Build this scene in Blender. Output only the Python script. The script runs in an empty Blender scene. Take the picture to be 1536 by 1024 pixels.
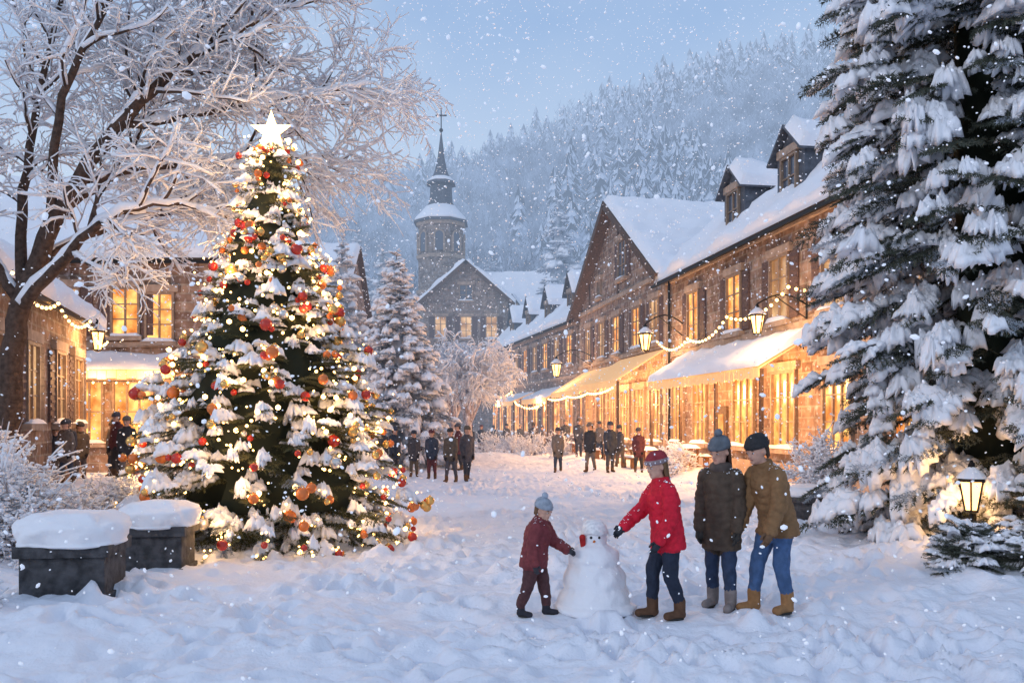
import bpy, bmesh, math, random
import numpy as np
from mathutils import Vector, Matrix, noise
rng=np.random.default_rng(11); random.seed(11)
sc=bpy.context.scene
R=math.radians
# ------------------------------------------------------------ utils
class MB:
    def __init__(s): s.v=[];s.f=[];s.m=[];s.n=0
    def add(s,v,f,mat=0):
        v=np.asarray(v,float).reshape(-1,3); f=np.asarray(f,int).reshape(-1,3)
        s.v.append(v); s.f.append(f+s.n); s.n+=len(v)
        s.m.append(np.full(len(f),mat) if np.isscalar(mat) else np.asarray(mat))
    def build(s,name,mats,smooth=True,parent=None,loc=None,rotz=0,coll=None):
        v=np.concatenate(s.v); f=np.concatenate(s.f); m=np.concatenate(s.m)
        me=bpy.data.meshes.new(name)
        me.vertices.add(len(v)); me.vertices.foreach_set('co',v.astype(np.float32).ravel())
        me.loops.add(len(f)*3); me.loops.foreach_set('vertex_index',f.astype(np.int32).ravel())
        me.polygons.add(len(f))
        me.polygons.foreach_set('loop_start',np.arange(0,len(f)*3,3,dtype=np.int32))
        me.polygons.foreach_set('material_index',m.astype(np.int32))
        me.polygons.foreach_set('use_smooth',np.full(len(f),smooth))
        for x in mats: me.materials.append(x)
        me.update(calc_edges=True)
        o=bpy.data.objects.new(name,me); sc.collection.objects.link(o)
        if parent: o.parent=parent
        if loc is not None: o.location=loc
        o.rotation_euler[2]=rotz
        return o
def empty(name,loc=(0,0,0),rotz=0):
    e=bpy.data.objects.new(name,None); sc.collection.objects.link(e); e.location=loc; e.rotation_euler[2]=rotz
    e.empty_display_size=.3; return e
def ico(sub):
    bm=bmesh.new(); bmesh.ops.create_icosphere(bm,subdivisions=sub,radius=1)
    v=np.array([x.co[:] for x in bm.verts]); f=np.array([[x.index for x in p.verts] for p in bm.faces]); bm.free(); return v,f
ICO1,ICO2,ICO3=ico(1),ico(2),ico(3)
def boxm(x0,x1,y0,y1,z0,z1):
    v=np.array([[x,y,z] for z in(z0,z1) for y in(y0,y1) for x in(x0,x1)])
    q=[(0,2,3,1),(4,5,7,6),(0,1,5,4),(2,6,7,3),(0,4,6,2),(1,3,7,5)]
    return v,quads(q)
def quads(q):
    o=[]
    for a,b,c,d in q: o+= [(a,b,c),(a,c,d)]
    return np.array(o)
def inst(t,M):
    v,f=t; K=len(M)
    V=np.einsum('kij,nj->kni',M[:,:3,:3],v)+M[:,None,:3,3]
    F=(f[None]+(np.arange(K)*len(v))[:,None,None])
    return V.reshape(-1,3),F.reshape(-1,3)
def frames(P,D,S,up=(0,0,1),roll=None):
    P=np.asarray(P,float);D=np.asarray(D,float)
    D=D/np.linalg.norm(D,axis=1,keepdims=True)
    U=np.tile(np.array(up,float),(len(P),1)); Y=np.cross(U,D); Y/=np.linalg.norm(Y,axis=1,keepdims=True)+1e-9
    Z=np.cross(D,Y)
    if roll is not None:
        c=np.cos(roll)[:,None];s_=np.sin(roll)[:,None]; Y,Z=Y*c+Z*s_,Z*c-Y*s_
    S=np.asarray(S,float)
    if S.ndim==1: S=np.stack([S]*3,1)
    M=np.zeros((len(P),3,4)); M[:,:,0]=D*S[:,:1];M[:,:,1]=Y*S[:,1:2];M[:,:,2]=Z*S[:,2:3];M[:,:,3]=P
    return M
def tube(pts,rad,n=6,cap=True):
    pts=np.asarray(pts,float); k=len(pts)
    T=np.gradient(pts,axis=0); T/=np.linalg.norm(T,axis=1,keepdims=True)+1e-9
    up=np.array([0,0,1.]) if abs(T[:,2]).mean()<.8 else np.array([1.,0,0])
    A=np.cross(T,up); A/=np.linalg.norm(A,axis=1,keepdims=True)+1e-9; B=np.cross(T,A)
    a=np.arange(n)*2*math.pi/n
    rad=np.asarray(rad,float).reshape(-1,1,1)*np.ones((k,1,1))
    V=pts[:,None]+rad*(A[:,None]*np.cos(a)[None,:,None]+B[:,None]*np.sin(a)[None,:,None])
    V=V.reshape(-1,3); i=np.arange(k-1)[:,None]*n; j=np.arange(n)[None]; j2=(j+1)%n
    F=np.concatenate([np.stack([i+j,i+j2,i+n+j2],-1).reshape(-1,3),np.stack([i+j,i+n+j2,i+n+j],-1).reshape(-1,3)])
    if cap:
        V=np.vstack([V,pts[0],pts[-1]]); c0=k*n;c1=c0+1; jj=np.arange(n); j3=(jj+1)%n
        F=np.vstack([F,np.stack([np.full(n,c0),j3,jj],1),np.stack([np.full(n,c1),(k-1)*n+jj,(k-1)*n+j3],1)])
    return V,F
def loft(rings,n=20,cx=None):
    V=[];a=np.arange(n)*2*math.pi/n
    for r in rings:
        ox=r[3] if len(r)>3 else 0
        V.append(np.stack([r[1]*np.cos(a)+ox,r[2]*np.sin(a),np.full(n,r[0])],1))
    k=len(rings); V=np.vstack(V+[[[rings[0][3] if len(rings[0])>3 else 0,0,rings[0][0]]],[[rings[-1][3] if len(rings[-1])>3 else 0,0,rings[-1][0]]]])
    i=np.arange(k-1)[:,None]*n;j=np.arange(n)[None];j2=(j+1)%n
    F=np.concatenate([np.stack([i+j,i+j2,i+n+j2],-1).reshape(-1,3),np.stack([i+j,i+n+j2,i+n+j],-1).reshape(-1,3)])
    jj=np.arange(n);j3=(jj+1)%n
    F=np.vstack([F,np.stack([np.full(n,k*n),j3,jj],1),np.stack([np.full(n,k*n+1),(k-1)*n+jj,(k-1)*n+j3],1)])
    return V,F
def nz(P,s=1.,seed=0.):
    return np.array([noise.noise(Vector((p[0]*s+seed,p[1]*s-seed,p[2]*s+seed*.5))) for p in P])
def xf(v,M):
    v=np.asarray(v,float); M=np.array(M); return v@M[:3,:3].T+M[:3,3]
# ------------------------------------------------------------ materials
PAINTED_HAZE=(.46,.60,.84,1)
def nosample(m):
    try: m.cycles.emission_sampling='NONE'
    except Exception: pass
def mat(name,col,rough=.7,var=.0,scale=8.,bump=0.,bscale=20.,metal=0.,emit=None,es=0.,haze=True,col2=None,spec=.3,detail=5.,hd=(210.,32.,.66),bd=.05):
    m=bpy.data.materials.new(name); m.use_nodes=True; nt=m.node_tree; N=nt.nodes; L=nt.links
    b=N['Principled BSDF']
    b.inputs['Roughness'].default_value=rough; b.inputs['Metallic'].default_value=metal
    b.inputs['Specular IOR Level'].default_value=spec
    b.inputs['Base Color'].default_value=(*col,1)
    tc=N.new('ShaderNodeTexCoord')
    if var>0 or col2:
        t=N.new('ShaderNodeTexNoise'); t.inputs['Scale'].default_value=scale; t.inputs['Detail'].default_value=detail
        L.new(tc.outputs['Object'],t.inputs['Vector'])
        r=N.new('ShaderNodeValToRGB'); r.color_ramp.elements[0].position=.35; r.color_ramp.elements[1].position=.65
        c2=col2 or tuple(min(1,c*(1+var)) for c in col); c1=col if col2 else tuple(c*(1-var) for c in col)
        r.color_ramp.elements[0].color=(*c1,1); r.color_ramp.elements[1].color=(*c2,1)
        L.new(t.outputs['Fac'],r.inputs['Fac']); L.new(r.outputs['Color'],b.inputs['Base Color'])
    if bump>0:
        t=N.new('ShaderNodeTexNoise'); t.inputs['Scale'].default_value=bscale; t.inputs['Detail'].default_value=6
        L.new(tc.outputs['Object'],t.inputs['Vector'])
        bp=N.new('ShaderNodeBump'); bp.inputs['Strength'].default_value=bump; bp.inputs['Distance'].default_value=bd
        L.new(t.outputs['Fac'],bp.inputs['Height']); L.new(bp.outputs['Normal'],b.inputs['Normal'])
    if emit: b.inputs['Emission Color'].default_value=(*emit,1); b.inputs['Emission Strength'].default_value=es
    if haze: paint_haze(m,*hd)
    nosample(m)
    return m
def paint_haze(m,dist=210.,start=32.,mx=.66):  # haze painted into the material: sky-coloured emission mixed in with world Y
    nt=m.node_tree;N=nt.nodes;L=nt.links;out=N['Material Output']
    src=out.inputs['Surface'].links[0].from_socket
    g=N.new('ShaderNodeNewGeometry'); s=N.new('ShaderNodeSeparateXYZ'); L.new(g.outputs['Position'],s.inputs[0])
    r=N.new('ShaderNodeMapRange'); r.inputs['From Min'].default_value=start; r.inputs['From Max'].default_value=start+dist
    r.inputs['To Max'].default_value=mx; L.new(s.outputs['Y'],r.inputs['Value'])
    e=N.new('ShaderNodeEmission'); e.inputs['Color'].default_value=PAINTED_HAZE
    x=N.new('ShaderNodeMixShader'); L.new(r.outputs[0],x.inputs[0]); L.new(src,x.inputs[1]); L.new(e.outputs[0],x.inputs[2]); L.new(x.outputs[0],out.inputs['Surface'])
    nosample(m)
def masonry(name,c1,c2,mortar,sc_=1.,bw=.78,bh=.34):
    m=bpy.data.materials.new(name); m.use_nodes=True; nt=m.node_tree;N=nt.nodes;L=nt.links;b=N['Principled BSDF']
    b.inputs['Roughness'].default_value=.9; b.inputs['Specular IOR Level'].default_value=.15
    tc=N.new('ShaderNodeTexCoord'); sp=N.new('ShaderNodeSeparateXYZ'); L.new(tc.outputs['Object'],sp.inputs[0])
    ad=N.new('ShaderNodeMath'); ad.operation='ADD'; L.new(sp.outputs['X'],ad.inputs[0]); L.new(sp.outputs['Y'],ad.inputs[1])
    cb=N.new('ShaderNodeCombineXYZ'); L.new(ad.outputs[0],cb.inputs['X']); L.new(sp.outputs['Z'],cb.inputs['Y'])
    br=N.new('ShaderNodeTexBrick'); L.new(cb.outputs[0],br.inputs['Vector']); br.inputs['Scale'].default_value=sc_
    br.inputs['Brick Width'].default_value=bw; br.inputs['Row Height'].default_value=bh; br.inputs['Mortar Size'].default_value=.028
    br.inputs['Color1'].default_value=(*c1,1);br.inputs['Color2'].default_value=(*c2,1);br.inputs['Mortar'].default_value=(*mortar,1)
    n=N.new('ShaderNodeTexNoise'); n.inputs['Scale'].default_value=2.3; n.inputs['Detail'].default_value=8; L.new(tc.outputs['Object'],n.inputs['Vector'])
    r=N.new('ShaderNodeMapRange'); r.inputs['From Min'].default_value=.3;r.inputs['From Max'].default_value=.7;r.inputs['To Min'].default_value=.55;r.inputs['To Max'].default_value=1.3; L.new(n.outputs['Fac'],r.inputs['Value'])
    vm=N.new('ShaderNodeVectorMath'); vm.operation='SCALE'; L.new(br.outputs['Color'],vm.inputs[0]); L.new(r.outputs[0],vm.inputs['Scale']); 
    n2=N.new('ShaderNodeTexNoise'); n2.inputs['Scale'].default_value=5; n2.inputs['Detail'].default_value=6; L.new(tc.outputs['Object'],n2.inputs['Vector'])
    r2=N.new('ShaderNodeMapRange'); r2.inputs['From Min'].default_value=.54;r2.inputs['From Max'].default_value=.70;r2.inputs['To Max'].default_value=.6; L.new(n2.outputs['Fac'],r2.inputs['Value'])
    mx=N.new('ShaderNodeMixRGB'); L.new(r2.outputs[0],mx.inputs[0]); L.new(vm.outputs[0],mx.inputs[1]); mx.inputs[2].default_value=(.58,.56,.60,1)
    L.new(mx.outputs[0],b.inputs['Base Color'])
    bp=N.new('ShaderNodeBump'); bp.inputs['Strength'].default_value=.8; bp.inputs['Distance'].default_value=.05; L.new(br.outputs['Fac'],bp.inputs['Height']); bp.invert=True; L.new(bp.outputs[0],b.inputs['Normal'])
    paint_haze(m); return m
def litglass(name,c1,c2,s1,s2,scale=1.5):
    m=bpy.data.materials.new(name); m.use_nodes=True; nt=m.node_tree;N=nt.nodes;L=nt.links;b=N['Principled BSDF']
    b.inputs['Base Color'].default_value=(.05,.04,.03,1); b.inputs['Roughness'].default_value=.15
    tc=N.new('ShaderNodeTexCoord'); t=N.new('ShaderNodeTexNoise'); t.inputs['Scale'].default_value=scale; t.inputs['Detail'].default_value=4; L.new(tc.outputs['Object'],t.inputs['Vector'])
    r=N.new('ShaderNodeValToRGB'); r.color_ramp.elements[0].position=.35;r.color_ramp.elements[1].position=.66
    r.color_ramp.elements[0].color=(*c1,1); r.color_ramp.elements[1].color=(*c2,1); L.new(t.outputs['Fac'],r.inputs['Fac']); L.new(r.outputs[0],b.inputs['Emission Color'])
    q=N.new('ShaderNodeMapRange'); q.inputs['From Min'].default_value=.35;q.inputs['From Max'].default_value=.65;q.inputs['To Min'].default_value=s1;q.inputs['To Max'].default_value=s2
    L.new(t.outputs['Fac'],q.inputs['Value']); L.new(q.outputs[0],b.inputs['Emission Strength'])
    paint_haze(m); return m
def snowmat(name,bump=.35,bscale=9.,dist=.05,col=(.88,.89,.93)):
    m=bpy.data.materials.new(name); m.use_nodes=True; nt=m.node_tree;N=nt.nodes;L=nt.links;b=N['Principled BSDF']
    b.inputs['Base Color'].default_value=(*col,1); b.inputs['Roughness'].default_value=.65; b.inputs['Specular IOR Level'].default_value=.25
    tc=N.new('ShaderNodeTexCoord'); t=N.new('ShaderNodeTexNoise'); t.inputs['Scale'].default_value=bscale; t.inputs['Detail'].default_value=9; t.inputs['Roughness'].default_value=.6
    L.new(tc.outputs['Object'],t.inputs['Vector'])
    bp=N.new('ShaderNodeBump'); bp.inputs['Strength'].default_value=bump; bp.inputs['Distance'].default_value=dist
    L.new(t.outputs['Fac'],bp.inputs['Height']); L.new(bp.outputs[0],b.inputs['Normal'])
    paint_haze(m); return m
SNOW=snowmat('snow',.45,11.,.05); SNOWG=snowmat('ground_snow',.65,5.,.08,col=(.84,.87,.94))
NEED=mat('fir_needles',(.055,.065,.03),.6,col2=(.12,.12,.055),scale=3)
NEEDS=mat('spruce_needles',(.045,.055,.038),.6,col2=(.095,.105,.08),scale=3)
NEEDW=mat('frosted_needles',(.26,.31,.36),.7,col2=(.58,.62,.68),scale=2)
BARK=mat('bark',(.085,.055,.042),.9,var=.35,scale=12,bump=.6,bscale=30)
TWIG=mat('frosted_twig',(.30,.23,.22),.8,col2=(.66,.62,.66),scale=5)
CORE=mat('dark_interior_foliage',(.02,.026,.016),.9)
WALL=masonry('sandstone_blocks',(.36,.245,.18),(.19,.125,.10),(.34,.28,.23))
WALL2=masonry('grey_sandstone',(.30,.23,.19),(.19,.15,.135),(.30,.26,.23))
TRIM=mat('stone_trim',(.38,.29,.23),.85,var=.2,scale=4,bump=.3)
FRAME=mat('window_frame_wood',(.27,.20,.15),.6,var=.15)
SHUT=mat('shutter_wood',(.12,.08,.075),.7,var=.3,scale=20)
DARKW=mat('dark_timber',(.10,.065,.05),.75,var=.3,scale=10)
IRON=mat('black_iron',(.02,.02,.02),.45,metal=.6)
SLATE=mat('slate',(.10,.115,.14),.6,var=.25,scale=6,bump=.3)
LIT=litglass('warm_lit_window',(1,.27,.04),(1,.54,.15),.75,1.8,1.6)
DIM=litglass('dim_window',(.8,.36,.13),(.95,.60,.30),.4,1.0,.9)
DARKG=mat('dark_window_glass',(.08,.10,.14),.12,spec=.6)
AWN=mat('cream_awning_cloth_painted_glow',(.66,.48,.28),.9,var=.1,emit=(1,.50,.16),es=.45)  # emission in the cloth imitates lamp light shining through it
BULB=mat('warm_bulb',(1,.8,.5),.3,emit=(1,.58,.2),es=6,haze=False)
BULBS=mat('tree_light_bulb',(1,.8,.5),.3,emit=(1,.56,.17),es=8,haze=False)
STAR=mat('glowing_star',(1,.85,.5),.3,emit=(1,.60,.20),es=3.6,haze=False)
LANT=mat('lantern_glass',(1,.8,.5),.3,emit=(1,.50,.15),es=3.5,haze=False)
STONE=mat('dark_planter_stone',(.07,.07,.075),.85,var=.4,scale=9,bump=.5,bscale=25)
# ------------------------------------------------------------ templates
def spray_t(seed,ns=9,needw=.02):
    r=np.random.default_rng(seed); V=[];F=[];n=0
    def zc(x): return -.16*x*x
    lines=[((0,0,0),(1,0,zc(1)),1.0)]
    for i in range(ns):
        x=.08+.84*i/ns+r.uniform(-.02,.02)
        for s in(-1,1):
            L=(1-x)*.42+.13; a=R(r.uniform(38,58))
            lines.append(((x,0,zc(x)),(x+L*math.cos(a),s*L*math.sin(a),zc(x)-.22*L+r.uniform(-.04,.02)),L))
    for p0,p1,L in lines:
        p0=np.array(p0);p1=np.array(p1); d=(p1-p0)/np.linalg.norm(p1-p0)
        k=max(5,int(L*30))
        for t in np.linspace(.05,1,k):
            for q in range(3):
                c=p0+(p1-p0)*t; o=r.normal(size=3); o-=o.dot(d)*d; o/=np.linalg.norm(o)+1e-6
                nd=d*.75+o*.8; nd/=np.linalg.norm(nd); ln=.07*r.uniform(.7,1.2)
                w=np.cross(nd,r.normal(size=3)); w/=np.linalg.norm(w)
                V+=[c-w*needw/2,c+w*needw/2,c+nd*ln]; F.append((n,n+1,n+2)); n+=3
    return np.array(V),np.array(F)
def pad_t(seed,th=.15,nr=7,ns=44,irr=.34):
    r=np.random.default_rng(seed); a=np.arange(ns)*2*math.pi/ns
    q=sum(r.normal()/k**.35*np.cos(k*a+r.uniform(0,6.28)) for k in range(2,13));q/=np.abs(q).max()
    Rr=np.clip(.86+irr*q+r.normal(0,.04,ns),.38,1.25)
    top=[]
    for i in range(nr+1):
        rho=i/nr; x=.54+.52*rho*Rr*np.cos(a); y=.34*rho*Rr*np.sin(a)
        top.append((x,y,rho))
    V=[];
    for x,y,rho in top[1:]:
        h=th*math.sqrt(max(0,1-rho**2.6))
        bb=np.array([noise.noise(Vector((xx*4+seed,yy*5,0)))+.6*noise.noise(Vector((xx*10+seed,yy*10,3))) for xx,yy in zip(x,y)])
        z=-.16*x*x-.7*y*y+h*(1+1.1*bb)+.01-.05*rho**3
        V.append(np.stack([x,y,z],1))
    V2=[]
    for rho in(.75,.35):
        xx=.54+.52*rho*Rr*np.cos(a); yy=.34*rho*Rr*np.sin(a)
        V2.append(np.stack([xx,yy,-.16*xx*xx-.7*yy*yy-.05*(1-rho)-.02],1))
    seq=V2[::-1]+V[::-1]
    V=np.vstack(seq); k=len(seq)
    i=np.arange(k-1)[:,None]*ns;j=np.arange(ns)[None];j2=(j+1)%ns
    F=np.concatenate([np.stack([i+j,i+j2,i+ns+j2],-1).reshape(-1,3),np.stack([i+j,i+ns+j2,i+ns+j],-1).reshape(-1,3)])
    V=np.vstack([V,[[.54,0,-.16*.3+th]]]); jj=np.arange(ns)
    F=np.vstack([F,np.stack([np.full(ns,k*ns),(k-1)*ns+jj,(k-1)*ns+(jj+1)%ns],1)])
    return V,F
SPR=[spray_t(i) for i in range(4)]
PAD=[pad_t(20+i) for i in range(9)]
LSPR=[spray_t(50+i,6,.035) for i in range(2)]
LPAD=[pad_t(70+i,nr=4,ns=20) for i in range(4)]
def put(mb,temps,P,D,S,mat_,up=(0,0,1),roll=None):
    P=np.array(P);D=np.array(D);S=np.array(S); k=rng.integers(0,len(temps),len(P))
    for i,t in enumerate(temps):
        s=k==i
        if s.any():
            v,f=inst(t,frames(P[s],D[s],S[s],up,None if roll is None else np.array(roll)[s])); mb.add(v,f,mat_)
def conifer(name,pos,H,prof,nz_=20,dens=7.,sl=.6,padp=.7,pads=1.,slope=(-.3,.3),z0=.3,needmat=NEED,snow=SNOW,sprs=SPR,padt=PAD,core=.5,seed=1,trunk=.12,yaw=.25,padz=1.,padw=1.,inner=.6,padn=1,frost=.12,heavyp=.8,cmesh=1.,coremat=None):
    r=np.random.default_rng(seed); P=[];D=[];S=[];RO=[];P2=[];D2=[];S2=[];P3=[];D3=[];S3=[];tips=[]
    z=z0
    pz=np.array([p[0] for p in prof]);pr=np.array([p[1] for p in prof])
    dz=(H-z0)/nz_
    while z<H:
        t=z/H; rad=float(np.interp(z,pz,pr)); n=max(4,int(dens*rad+3)); a0=r.uniform(0,6.28)
        for i in range(n):
            a=a0+6.283*i/n+r.uniform(-.25,.25); rr=rad*r.uniform(.82,1.14); zz=z+r.uniform(-.4,.4)*dz
            sl_=slope[0]+(slope[1]-slope[0])*t+r.uniform(-.1,.1)
            s=min(sl*r.uniform(.8,1.2),rr*1.1+.12)
            base=np.array([0,0,zz-sl_*rr*.5]); heavy=r.random()<heavyp
            rb=max(0,rr-s)
            while True:
                ay=a+r.normal(0,yaw); d=np.array([math.cos(ay),math.sin(ay),sl_])
                p=base+np.array([math.cos(a)*rb,math.sin(a)*rb,sl_*rb])
                P.append(p);D.append(d);S.append(s);RO.append(r.uniform(-.3,.3))
                if r.random()<frost: P3.append(p+[0,0,.015]);D3.append(d+r.normal(0,.08,3));S3.append(s*.97)
                outer=rb>=rr-s-.01; dn=d/np.linalg.norm(d);sd=np.array([-math.sin(ay),math.cos(ay),0])
                if outer: tips.append((p+dn*s*.9,a))
                if heavy:
                  for w in range(padn):
                    if r.random()<(padp if outer else padp*inner):
                        k=pads*s*r.uniform(.55,1.15);off=r.uniform(-.1,1-.95*min(1,pads*.9))*s
                        P2.append(p+dn*off+sd*r.normal(0,.13)*s*(padn>1)+np.array([0,0,.02+.02*s-.16*(off/s)**2*s]));D2.append(d+r.normal(0,.16,3));S2.append((k*r.uniform(.8,1.1),k*padw*r.uniform(.6,1.3),k*padz*r.uniform(.5,1.4)))
                if rb<=rad*core*.7: break
                rb=max(0,rb-s*.75)
                if rb<rad*.2: break
        z+=dz*(1.0-.45*t)
    mb=MB(); put(mb,sprs,P,D,S,0,roll=RO)
    if P3: put(mb,sprs,P3,D3,S3,4)
    if P2: put(mb,padt,P2,D2,S2,1)
    v,f=tube([(0,0,0),(0,0,H*.5),(0,0,H*.98)],[trunk,trunk*.6,.01],8); mb.add(v,f,2)
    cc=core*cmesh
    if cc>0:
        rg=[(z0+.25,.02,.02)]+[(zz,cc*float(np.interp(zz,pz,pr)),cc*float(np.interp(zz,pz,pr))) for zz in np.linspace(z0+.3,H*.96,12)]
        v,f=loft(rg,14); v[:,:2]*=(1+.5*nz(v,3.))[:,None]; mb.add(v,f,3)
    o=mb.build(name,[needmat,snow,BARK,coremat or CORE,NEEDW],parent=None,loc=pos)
    return o,tips
# ------------------------------------------------------------ ground
def hgt(x,y):
    x=np.asarray(x,float);y=np.asarray(y,float); h=np.zeros_like(x+y)
    for cx,cy,sx,sy,a in [(-4.4,7.6,1.3,1.0,.22),(-4.2,9.9,1.2,.8,.12),(-3.7,13.3,2.3,2.2,.12),(7.5,10.5,2.2,2,.25),(6.8,13,2.5,2,.2),(-9,12,3,4,.3),(5.5,18,1.5,3,.18),(6.6,27,1.2,9,.35),(3.5,42,1.1,9,.4),(-11,25,2,6,.4),(-6,34,4,2,.3),(-1.5,46,3,4,.3),(.85,8.7,.55,.4,.05)]:
        h=h+a*np.exp(-((x-cx)/sx)**2-((y-cy)/sy)**2)
    return h
ys=[1.0]
while ys[-1]<420: ys.append(ys[-1]+max(.035,.0055*ys[-1]*(1 if ys[-1]<60 else 4)))
ys=np.array([-30,-15,-6,-2,0]+ys)
xs=[0.]
while xs[-1]<330: xs.append(xs[-1]+(.04 if xs[-1]<6.5 else .04+.06*(xs[-1]-6.5)))
xs=np.array([-x for x in xs[:0:-1]]+xs)
X,Y=np.meshgrid(xs,ys)
Z=hgt(X,Y)
near=(np.abs(X)<20)&(Y<60)&(Y>0)
idx=np.argwhere(near)
big=np.zeros_like(X)
def gn(x,y):
    a=noise.noise(Vector((x*.7,y*.7,3)))*.12+noise.noise(Vector((x*1.9,y*1.9,7)))*.08
    b=noise.noise(Vector((x*4.5,y*4.5,1))); c=noise.noise(Vector((x*10,y*10,5)))
    return a+abs(b)*.05+max(0,c-.12)*.035
vals=np.array([gn(X[i,j],Y[i,j]) for i,j in idx])
amp=1-.5*np.clip((Y-25)/25,0,1)
big[idx[:,0],idx[:,1]]=vals; Z+=big*amp
flat=np.zeros_like(X)
for cx,cy in((.22,8.55),(.83,8.72),(1.47,8.45),(2.13,8.9),(2.62,8.72)): flat=np.maximum(flat,np.exp(-(((X-cx)/.42)**2+((Y-cy)/.36)**2)**2))
Z=Z*(1-.85*flat)+.02*flat
def dent(px,py,ang,sx,sy,dep):
    i0,i1=np.searchsorted(ys,[py-.8,py+.8]); j0,j1=np.searchsorted(xs,[px-.8,px+.8])
    if i1-i0<2 or j1-j0<2: return
    x=X[i0:i1,j0:j1]-px;y=Y[i0:i1,j0:j1]-py;c,s=math.cos(ang),math.sin(ang)
    u=(x*c+y*s)/sx;v=(-x*s+y*c)/sy; q=u*u+v*v
    Z[i0:i1,j0:j1]+= (1-.7*flat[i0:i1,j0:j1])*(-dep*np.exp(-q**1.6)+dep*.4*np.exp(-(np.sqrt(q)-1.5)**2*5))
for tr in range(84):
    x,y=rng.uniform(-4,5.2),rng.uniform(3.0,26); a=rng.choice([1.4,1.9,-1.5,.3,2.8])+rng.normal(0,.35)
    for k in range(rng.integers(8,20)):
        s=(-1)**k; a+=rng.normal(0,.1); x+=.42*math.cos(a);y+=.42*math.sin(a)
        dent(x-s*.13*math.sin(a),y+s*.13*math.cos(a),a,.17,.085,rng.uniform(.07,.13))
for k in range(700):
    dent(rng.uniform(-6,8),rng.uniform(3,20),rng.uniform(0,6),rng.uniform(.08,.28),rng.uniform(.07,.18),rng.uniform(-.08,.07))
V=np.stack([X.ravel(),Y.ravel(),Z.ravel()-.03],1); ny,nx=X.shape
i=np.arange(ny-1)[:,None]*nx;j=np.arange(nx-1)[None]
F=np.concatenate([np.stack([i+j,i+j+1,i+nx+j+1],-1).reshape(-1,3),np.stack([i+j,i+nx+j+1,i+nx+j],-1).reshape(-1,3)])
mb=MB();mb.add(V,F);mb.build('snow_covered_ground',[SNOWG])
# ------------------------------------------------------------ hill
rx=np.array([-330,-160,-100,-51,-16,20,41,92,200,330]);rz=np.array([20,38,44,50,60,76,84,95,106,100])
def hill(x,y):
    t=np.clip((y-98)/(235-98),0,1); t=t*t*(3-2*t)*.55+t*.45
    return np.interp(x,rx,rz)*t*(1-.15*np.clip((y-235)/200,0,1))
hx=np.linspace(-330,330,110);hy=np.linspace(97,400,60);HX,HY=np.meshgrid(hx,hy);HZ=hill(HX,HY)
HZ+=np.array([noise.noise(Vector((a*.03,b*.03,0)))*5 for a,b in zip(HX.ravel(),HY.ravel())]).reshape(HX.shape)*np.clip((HY-100)/30,0,1)-.2
V=np.stack([HX.ravel(),HY.ravel(),HZ.ravel()],1);ny,nx=HX.shape
i=np.arange(ny-1)[:,None]*nx;j=np.arange(nx-1)[None]
F=np.concatenate([np.stack([i+j,i+j+1,i+nx+j+1],-1).reshape(-1,3),np.stack([i+j,i+nx+j+1,i+nx+j],-1).reshape(-1,3)])
hh=(240.,30.,.74)  # hill haze is painted: blue-tinted base colours plus this emission mix
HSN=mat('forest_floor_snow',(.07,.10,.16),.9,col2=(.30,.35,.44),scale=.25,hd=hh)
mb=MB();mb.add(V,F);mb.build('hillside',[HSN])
def decid_t(seed):
    r=np.random.default_rng(seed);V=[];F=[];n=0
    def st(p,q,w):
        nonlocal n
        p=np.array(p);q=np.array(q);
        for s in(np.array([w,0,0]),np.array([0,w,0])):
            V.extend([p-s,p+s,q]);F.append((n,n+1,n+2));n+=3
    st((0,0,0),(0,0,.9),.014)
    for i in range(30):
        z=r.uniform(.25,.8);a=r.uniform(0,6.28);L=r.uniform(.12,.28)*(1.2-z*.6);c,s=math.cos(a),math.sin(a)
        q=(c*L,s*L,z+L*r.uniform(.4,1.0));st((0,0,z),q,.007)
        for k in range(6):
            t=r.uniform(.25,1);p=np.array([c*L*t,s*L*t,z+(q[2]-z)*t]);st(p,p+r.normal(0,.055,3)+[0,0,.05],.007)
    return np.array(V),np.array(F)
def spruce_t(seed):
    r=np.random.default_rng(seed);V=[];F=[];M=[];n=0
    for k in range(13):
        z=.06+.9*k/13;rad=.2*(1-z)**.8+.01
        m=10
        for i in range(m):
            a=6.283*i/m+r.uniform(-.3,.3)+k;w=.32*r.uniform(.8,1.3);rr=rad*r.uniform(.75,1.15)
            tp=(0,0,z+.09);l=(rr*math.cos(a-w),rr*math.sin(a-w),z-.01);q=(rr*math.cos(a+w),rr*math.sin(a+w),z-.01);tip=(rr*1.15*math.cos(a),rr*1.15*math.sin(a),z-.03)
            V+= [tp,l,tip,q];F+=[(n,n+1,n+2),(n,n+2,n+3)];s=1 if r.random()<.6 else 0;M+=[s,s if r.random()<.7 else 0];n+=4
    return (np.array(V),np.array(F)),np.array(M)
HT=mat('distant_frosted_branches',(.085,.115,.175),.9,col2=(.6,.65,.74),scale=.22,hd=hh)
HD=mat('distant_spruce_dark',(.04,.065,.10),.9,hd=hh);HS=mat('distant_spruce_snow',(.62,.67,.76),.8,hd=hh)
mb=MB()
def hz(x,y): return float(hill(x,y))+noise.noise(Vector((x*.03,y*.03,0)))*5*min(1,max(0,(y-100)/30))-.3
pts=[]
for k in range(4600):
    y=100+150*rng.random()**.85; x=rng.uniform(-.62,.75)*y
    pts.append((x,y,hz(x,y)))
pts=np.array(pts); cl=np.array([noise.noise(Vector((p[0]*.02,p[1]*.02,9))) for p in pts])+rng.normal(0,.16,len(pts))
spm=(cl>.25)|(pts[:,1]<110)
dt=[decid_t(i) for i in range(5)]; P=pts[~spm]; kk=rng.integers(0,5,len(P))
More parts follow.
